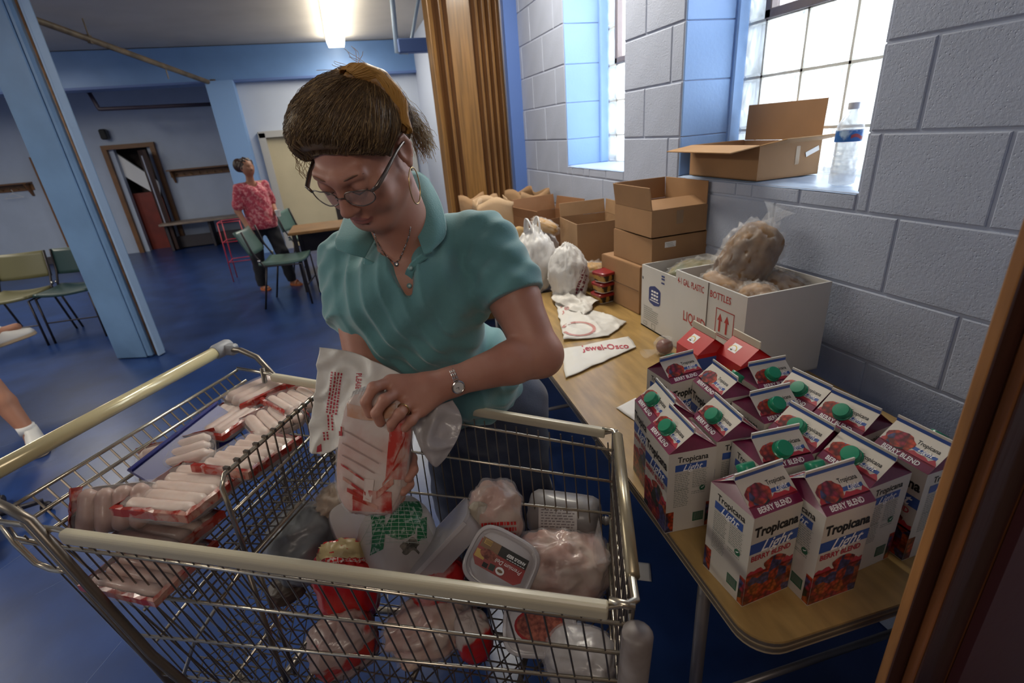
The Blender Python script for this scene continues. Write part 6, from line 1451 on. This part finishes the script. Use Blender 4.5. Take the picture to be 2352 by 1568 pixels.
print_on([hb], t, dmark(842, 1098, 836, 1150, 1)+[[(841, 1098), (862, 1100), (855, 1152), (836, 1146)]], mat('stripe_white'), 'white_stripe', .0038)
msm = mat('red_smear', (.42, .03, .02), .3, col2=(.52, .30, .25), vscale=34, lo=.42, hi=.62, coat=.35)
decal_on([hb], t, lambda u, v: (812+u*88, 1122+v*48+u*6), 12, 8, msm, 'red_print', .0026)
decal_on([hb], t, lambda u, v: (900+u*46-v*14, 950+v*150), 8, 16, msm, 'red_print', .0026)
decal_on([hb], t, lambda u, v: (778+u*11, 905+v*95), 4, 10, mredw, 'red_border', .0026)
decal_on([hb], t, lambda u, v: (800+u*110, 925+v*30+10*math.sin(u*PI)), 14, 5, mat('orange_top', (.46, .17, .05), .3, coat=.4, col2=(.5, .32, .24), vscale=30), 'orange_print', .003)
# white printed bag in her hand (behind the pack) and clear bag
def wr(p, u, v): n = fbm(p, 14, 3); r_ = abs(noise.noise(p*16)); return -cf*(.010*n+.010*(1-min(1, r_*4)))
t = thing('plastic_bag', 'white plastic bag with small red lettering, held open behind the sausage pack', 'bag', D(790, 920, .96)); bpy.context.view_layer.update()
wb_ = patch([[(735, 797, .99), (800, 806, .985), (865, 830, .975), (925, 862, .955)], [(727, 880, .985), (780, 885, .98), (835, 890, .965), (878, 905, .945)], [(716, 965, .98), (755, 965, .975), (790, 955, .965), (800, 950, .955)], [(710, 1036, .97), (738, 1043, .965), (765, 1034, .96), (792, 1012, .95)]], 'sheet', mat('carrier_bag_white'), t, 40, 40, .0008, fn=wr)
patch([[(812, 898, .928), (835, 888, .92), (862, 884, .912), (890, 880, .93)], [(806, 918, .918), (828, 908, .903), (850, 904, .9), (880, 900, .92)], [(806, 940, .922), (822, 925, .912), (845, 922, .905), (866, 925, .92)]], 'bag_neck', mat('bag_plastic_white'), t, 40, 14, .0008, fn=lambda p, u, v: -cf*.004*math.sin(u*60+v*3))
bpy.context.view_layer.update()
mk = dashes((762, 853), (-.13, 1), (1, .13), 4, 96, 7, 4, 4)+dashes((752, 952), (.05, 1), (1, 0), 2, 36, 9, 4, 6)+text_marks('PLEASE', 17, (820, 856), (-.06, 1), (1, .06), bold=.02, sx=.7)+dashes((742, 992), (.1, 1), (1, -.1), 2, 20, 8, 4, 7)
mk = [[(x, y) for x, y in p] for p in mk]
print_on([wb_], t, mk, mpr, 'red_lettering', .0012); print_on([wb_], t, [[(729, 1024), (738, 1018), (740, 1036), (727, 1038)]], mpr, 'red_mark', .0012)
t = thing('plastic_bag', 'crumpled translucent plastic bag hanging from her left hand over the cart', 'bag', D(1005, 1000, .96)); bpy.context.view_layer.update()
patch([[(955, 935, .94), (985, 925, .95), (1015, 925, .955), (1040, 918, .965)], [(945, 975, .93), (985, 960, .94), (1020, 972, .945), (1062, 958, .955)], [(965, 1020, .935), (990, 1010, .93), (1025, 1005, .94), (1052, 1005, .95)], [(990, 1060, .94), (998, 1068, .935), (1006, 1070, .94), (1024, 1052, .945)]], 'sheet', mat('bag_translucent', (.50, .47, .48), .25, alpha=.8, bump=.5, bscale=20, dist=.01), t, 36, 36, .0008, fn=lambda p, u, v: wr(p, u, v)*1.3)
# ================================================================ OTHER PEOPLE
mflor = mat('floral_pink', (.42, .035, .07), .7, col2=(.60, .22, .24), vscale=38, lo=.48, hi=.6, sheen=.2, bump=.2); mbtr = mat('black_cloth', (.012, .012, .016), .8)
wp = thing('person', 'woman in a pink floral top and black trousers standing by the far doorway', 'person', (-1.05, 6.30, 0), math.radians(38))
bpy.context.view_layer.update(); Wm = np.array(wp.matrix_world)
K = .845
def wl(x, y, z): return (Wm @ np.array((x*K, y*K, z*K, 1)))[:3]      # x her left.., y back, z up ; she faces -y locally
cW = npv(wp.location)
sB = SDF(cW+np.array((-.42, -.42, 0)), cW+np.array((.42, .42, 1.5)), .0085)
def wc_(s, a, b, ra, rb, k=.02): s.cap(wl(*a), wl(*b), ra*K, rb*K, k=k)
wc_(sB, (0, .0, .95), (0, .02, 1.25), .12, .13); wc_(sB, (-.15, .01, 1.38), (.15, .01, 1.38), .055, .055); wc_(sB, (0, 0, 1.40), (0, -.02, 1.52), .05, .045)
sB.ell(wl(0, -.03, 1.60), np.array((.075, .09, .11))*K, k=.01); sB.ell(wl(0, -.118, 1.585), np.array((.014, .02, .016))*K, k=.008)
for q in (-1, 1):
    sB.ell(wl(q*.032, -.106, 1.615), np.array((.014, .012, .010))*K, k=.006, op='sub'); sB.ell(wl(q*.078, -.02, 1.60), np.array((.012, .02, .03))*K, k=.004)
wc_(sB, (.17, 0, 1.37), (.23, .02, 1.10), .048, .040); wc_(sB, (.23, .02, 1.10), (.13, -.20, 1.02), .038, .028); wc_(sB, (.13, -.20, 1.02), (.10, -.27, 1.03), .030, .024)
wc_(sB, (-.17, 0, 1.37), (-.25, .03, 1.10), .048, .040); wc_(sB, (-.25, .03, 1.10), (-.26, -.12, .90), .038, .028); wc_(sB, (-.26, -.12, .90), (-.26, -.17, .84), .030, .022)
for i in range(4):
    wc_(sB, (-.275+i*.012, -.165, .845), (-.275+i*.012, -.21, .815), .009, .007, .004); wc_(sB, (.085+i*.012, -.27, 1.04-i*.012), (.075+i*.01, -.31, 1.05-i*.014), .009, .007, .004)
feet = [((-.09, .02, .9), (-.13, .10, .48), (-.15, .14, .09), (-.15, .02, .03)), ((.09, .0, .9), (.12, -.10, .50), (.17, -.08, .09), (.19, -.21, .03))]
for h, k_, a, to in feet: wc_(sB, h, k_, .09, .06); wc_(sB, k_, a, .058, .036); wc_(sB, (a[0], a[1], .045), to, .034, .028)
skin2 = mat('skin_far', (.34, .15, .09), .55, sss=.08); sdf_obj('body', sB, skin2, wp, 2)
sS = SDF(cW+np.array((-.42, -.42, .55)), cW+np.array((.42, .42, 1.3)), .008)
ff = lambda X, Y, Z: .006*np.sin(X*60+Z*20)*np.sin(Z*30)
def wc2(s, a, b, ra, rb, k=.03): s.cap(wl(*a), wl(*b), ra*K, rb*K, k=k, fold=ff)
wc2(sS, (0, -.02, .92), (0, .0, 1.25), .19, .165); wc2(sS, (-.15, .01, 1.36), (.15, .01, 1.36), .07, .07); wc2(sS, (.17, 0, 1.36), (.225, .02, 1.16), .068, .066); wc2(sS, (-.17, 0, 1.36), (-.24, .02, 1.16), .068, .066)
sS.cap(wl(0, -.02, 1.40), wl(0, -.02, 1.6), .06*K, .07*K, k=.005, op='sub'); sS.cap(wl(0, -.10, 1.42), wl(0, -.15, 1.33), .055*K, .02*K, k=.005, op='sub'); sS.plane(wl(0, 0, .84), (0, 0, -1))
sdf_obj('blouse', sS, mflor, wp, 2)
sT = SDF(cW+np.array((-.42, -.42, .05)), cW+np.array((.42, .42, .95)), .009); sT.ell(wl(0, 0, .90), np.array((.16, .13, .15))*K, k=.03)
for h, k_, a, to in feet: sT.cap(wl(*h), wl(*k_), .105*K, .08*K, k=.03, fold=ff); sT.cap(wl(*k_), wl(*a), .08*K, .065*K, k=.03, fold=ff)
sT.plane(wl(0, 0, 1.0), (0, 0, 1)); sdf_obj('trousers', sT, mbtr, wp, 1)
sH = SDF(wl(0, 0, 1.60)-.16, wl(0, 0, 1.60)+.17, .006); sH.ell(wl(0, .0, 1.63), np.array((.092, .095, .10))*K, k=.02, fold=lambda X, Y, Z: .008*np.sin(X*120)*np.sin(Z*90+Y*70)); sH.ell(wl(-.05, .075, 1.64), np.array((.07, .065, .085))*K, k=.02); sH.ell(wl(0, -.10, 1.585), np.array((.075, .06, .085))*K, k=.01, op='sub')
sdf_obj('hair', sH, mat('hair_dark', (.035, .014, .010), .5, bump=.6, bscale=90), wp, 1)
for h, k_, a, to in feet:
    p = V(*wl(*((a[0]+to[0])/2, (a[1]+to[1])/2, .012)))-wp.location; p = wp.matrix_world.to_3x3().inverted() @ p; M = Matrix.Translation((p.x, p.y, 0)) @ Matrix.Rotation(math.atan2(to[1]-a[1], to[0]-a[0]), 4, 'Z')
    o = MB(); loft(o, [(.105*K, .04*K, .001, 3), (.108*K, .042*K, .02, 3), (.105*K, .04*K, .024, 3)], 20, M); o.tube([M @ V(.03, -.04*K, .02), M @ V(.035, 0, .068), M @ V(.03, .04*K, .02)], .010, 6); o.build('sandal', mat('sandal_orange', (.45, .13, .04), .6), wp)
t = thing('paper_cup', 'small white cup held by the woman in pink', 'cup', V(*wl(.075, -.325, 1.02)))
MB().lathe([(.001, -.03), (.022, -.03), (.030, .035), (.031, .038), (.028, .036), (.020, -.026), (.001, -.026)], 20).build('cup', mat('cup_white', (.75, .74, .74), .5), t, smooth=True, angle=50)
# seated person at the left edge: one foot on the floor, the other leg crossed
sp = thing('person', 'seated person at the left edge, only bare calf and white sneakers showing', 'person', (-2.62, 3.62, 0))
bpy.context.view_layer.update()
kn = np.array((-2.27, 3.42, .50)); an = np.array((-2.07, 3.24, .10)); kn2 = np.array((-2.80, 3.75, .56)); an2 = np.array((-2.44, 4.02, .52)); hip = np.array((-2.78, 3.42, .50)); hip2 = np.array((-2.95, 3.66, .52))
s_ = SDF((-3.25, 3.0, 0), (-1.85, 4.35, 1.45), .0095)
s_.cap(hip, kn, .085, .062, k=.03); s_.cap(kn, an*.55+kn*.45, .058, .054, k=.02); s_.cap(an*.55+kn*.45, an, .054, .036, k=.02); s_.cap(an+np.array((0, 0, -.04)), an+np.array((.04, -.09, -.06)), .036, .030, k=.02)
s_.cap(hip2, kn2, .085, .062, k=.03); s_.cap(kn2, an2, .056, .036, k=.02); s_.cap(an2, an2+np.array((.09, .02, .02)), .034, .028, k=.02)
hc = (hip+hip2)/2; s_.cap(hc, hc+np.array((-.02, -.02, .48)), .15, .15, k=.04); s_.cap(hc+np.array((-.12, -.14, .52)), hc+np.array((.10, .12, .52)), .06, .06, k=.03); s_.cap(hc+np.array((0, 0, .5)), hc+np.array((0, 0, .66)), .05, .05, k=.02); s_.ell(hc+np.array((.02, -.01, .78)), (.085, .085, .11), k=.01)
sdf_obj('body', s_, skin2, sp, 1)
s_ = SDF((-3.30, 3.0, .35), (-1.95, 4.35, 1.2), .0095); s_.cap(hip, hip*.25+kn*.75, .105, .09, k=.03); s_.cap(hip2, hip2*.3+kn2*.7, .105, .09, k=.03); s_.cap(hc, hc+np.array((0, 0, .1)), .17, .16, k=.04); s_.cap(hc+np.array((0, 0, .15)), hc+np.array((-.02, -.02, .48)), .165, .165, k=.03)
sdf_obj('dark_clothing', s_, mat('dark_cloth', (.03, .02, .035), .8), sp, 1)
msn = mat('sneaker_white', (.60, .58, .55), .5, bump=.2, bscale=60); mso = mat('sneaker_sole', (.40, .30, .20), .6)
def sneaker(p, d, up=(0, 0, 1)):
    M = frame(V(*p)-sp.location, d, V(*up).cross(V(*d))); o = MB()
    loft(o, [(.125, .046, .018, 3), (.128, .048, .03, 3), (.118, .044, .05, 2.6), (.085, .040, .075, 2.4, -.03, 0), (.055, .036, .10, 2.3, -.058, 0), (.050, .033, .125, 2.3, -.062, 0)], 28, M)
    b = o.build('sneaker', msn, sp, smooth=True); o = MB(); loft(o, [(.126, .046, 0, 3), (.130, .050, .006, 3), (.129, .049, .022, 3)], 28, M); o.build('sole', mso, b)
    o = MB()
    for i in range(4): o.tube([M @ V(-.01+.022*i, -.030, .083-.009*i), M @ V(-.01+.022*i, 0, .092-.010*i), M @ V(-.01+.022*i, .030, .083-.009*i)], .003, 5)
    o.build('laces', mat('lace_white', (.7, .7, .7), .7), b)
sneaker(an+np.array((.035, -.045, -.10)), (.45, -.89, 0)); sneaker(an2+np.array((.05, .01, -.075)), (.94, .2, .18))
MB().lathe([(.041, 0), (.042, .03), (.044, .055)], 16, V(*(an+np.array((-.008, .008, -.01))))-sp.location).build('sock', mat('sock_white', (.7, .68, .66), .9), sp, smooth=True)
# ================================================================ CHAIRS, DESK AND OTHER FURNITURE IN THE BACK
mgr1 = mat('vinyl_dark_green', (.018, .045, .045), .4, coat=.15); mgr2 = mat('vinyl_olive', (.13, .12, .055), .45); mgr3 = mat('vinyl_grey_green', (.085, .15, .13), .4, coat=.2); mdk = mat('chair_frame_dark', (.035, .03, .035), .4, .6); mchr = mat('chrome', (.5, .48, .46), .2, 1)
def chair(label, c, rz, m, tilt=12, g=None):
    t = thing('side_chair', label, 'chair', (c[0], c[1], 0), rz, g)
    def seat(u, v): x = (u-.5)*.44; y = (v-.5)*.42; return (x*(1-.06*v), y, .455-.02*math.cos((u-.5)*PI)+.012*(abs(v-.5)*2)**3)
    MB().grid(seat, 14, 12).build('seat', m, t, smooth=True, solid=.028)
    def back(u, v): x = (u-.5)*.43; z = .56+v*.24; return (x, .205+math.tan(math.radians(tilt))*(z-.5)+.03*(1-math.cos((u-.5)*PI)), z)
    MB().grid(back, 14, 8).build('backrest', m, t, smooth=True, solid=.024)
    for s in (-1, 1):
        x = s*.215
        MB().tube([(x, -.21, 0), (x, -.20, .43), (x, .16, .44), (x, .24, .60), (x, .285, .80)], .010, 8).build('frame_rail', mdk, t, smooth=True)
        MB().tube([(x, .26, 0), (x, .14, .43)], .010, 8).build('leg', mdk, t, smooth=True)
        MB().lathe([(.001, 0), (.016, .002), (.018, .01), (.001, .014)], 12, (x+s*.004, .19, .50), Euler((0, s*PI/2, 0)).to_matrix()).build('pivot_cap', mchr, t, smooth=True)
    MB().tube([(-.215, -.205, .2), (.215, -.205, .2)], .007, 6).build('stretcher', mdk, t)
    return t
chair('dark green vinyl chair beside the steel column, second of the row at left', (-2.70, 5.62), math.radians(-4), mgr1, g='row of chairs at the left')
chair('olive vinyl chair left of the dark green one, at the picture edge', (-3.17, 5.62), math.radians(-4), mgr2, g='row of chairs at the left')
chair('grey-green chair turned sideways in front of the woman in pink', (-.80, 5.62), math.radians(82), mgr3, 22)
chair('grey-green chair tucked at the brown desk behind the sideways chair', (-.62, 6.95), math.radians(75), mgr3, 14)
chair('dark chair under the seated person at the left edge', (-2.85, 3.50), math.radians(60), mgr1)
t = thing('wooden_desk', 'brown wooden desk with dark legs beside the cream door', 'desk', (-.30, 6.15, 0))
MB().box((0, 0, .66), (.9, .6, .03), ch=.004).build('desktop', mat('desk_wood', (.30, .15, .05), .4, var=.3, vscale=5), t)
for x in (-.40, .40):
    for y in (-.25, .25): MB().box((x, y, .32), (.04, .04, .645)).build('leg', mdk, t)
MB().box((0, .25, .5), (.8, .015, .28)).build('modesty_panel', mdk, t)
t = thing('wire_stand', 'red wire stand beside the bench behind the woman in pink', 'stand', (-1.53, 7.1, 0)); mrw = mat('red_wire', (.40, .02, .05), .4)
for x in (-.14, .14):
    for y in (-.12, .12): MB().tube([(x, y, 0), (x*.9, y, .74)], .007, 6).build('leg', mrw, t, smooth=True)
for z in (.25, .5, .74): MB().tube([(-.13, -.12, z), (.13, -.12, z), (.13, .12, z), (-.13, .12, z)], .006, 6, closed=True).build('wire_hoop', mrw, t, smooth=True)
t = thing('caster_base', 'dark wheeled chair base on the floor left of the cart handle', 'chair base', (G(-75, 1215, .06).x, G(-75, 1215, .06).y, 0))
for i in range(5):
    a = i*2*PI/5+.4; MB().tube([(0, 0, .09), (math.cos(a)*.26, math.sin(a)*.26, .06)], [.02, .012], 8).build('spoke', mdk, t, smooth=True)
    MB().lathe([(.003, -.01), (.024, -.01), (.024, .01), (.003, .01)], 12, (math.cos(a)*.26, math.sin(a)*.26, .0245), Euler((PI/2, 0, a)).to_matrix()).build('caster', mdk, t, smooth=True)
MB().tube([(0, 0, .06), (0, 0, .2)], .025, 10).build('hub', mdk, t, smooth=True)
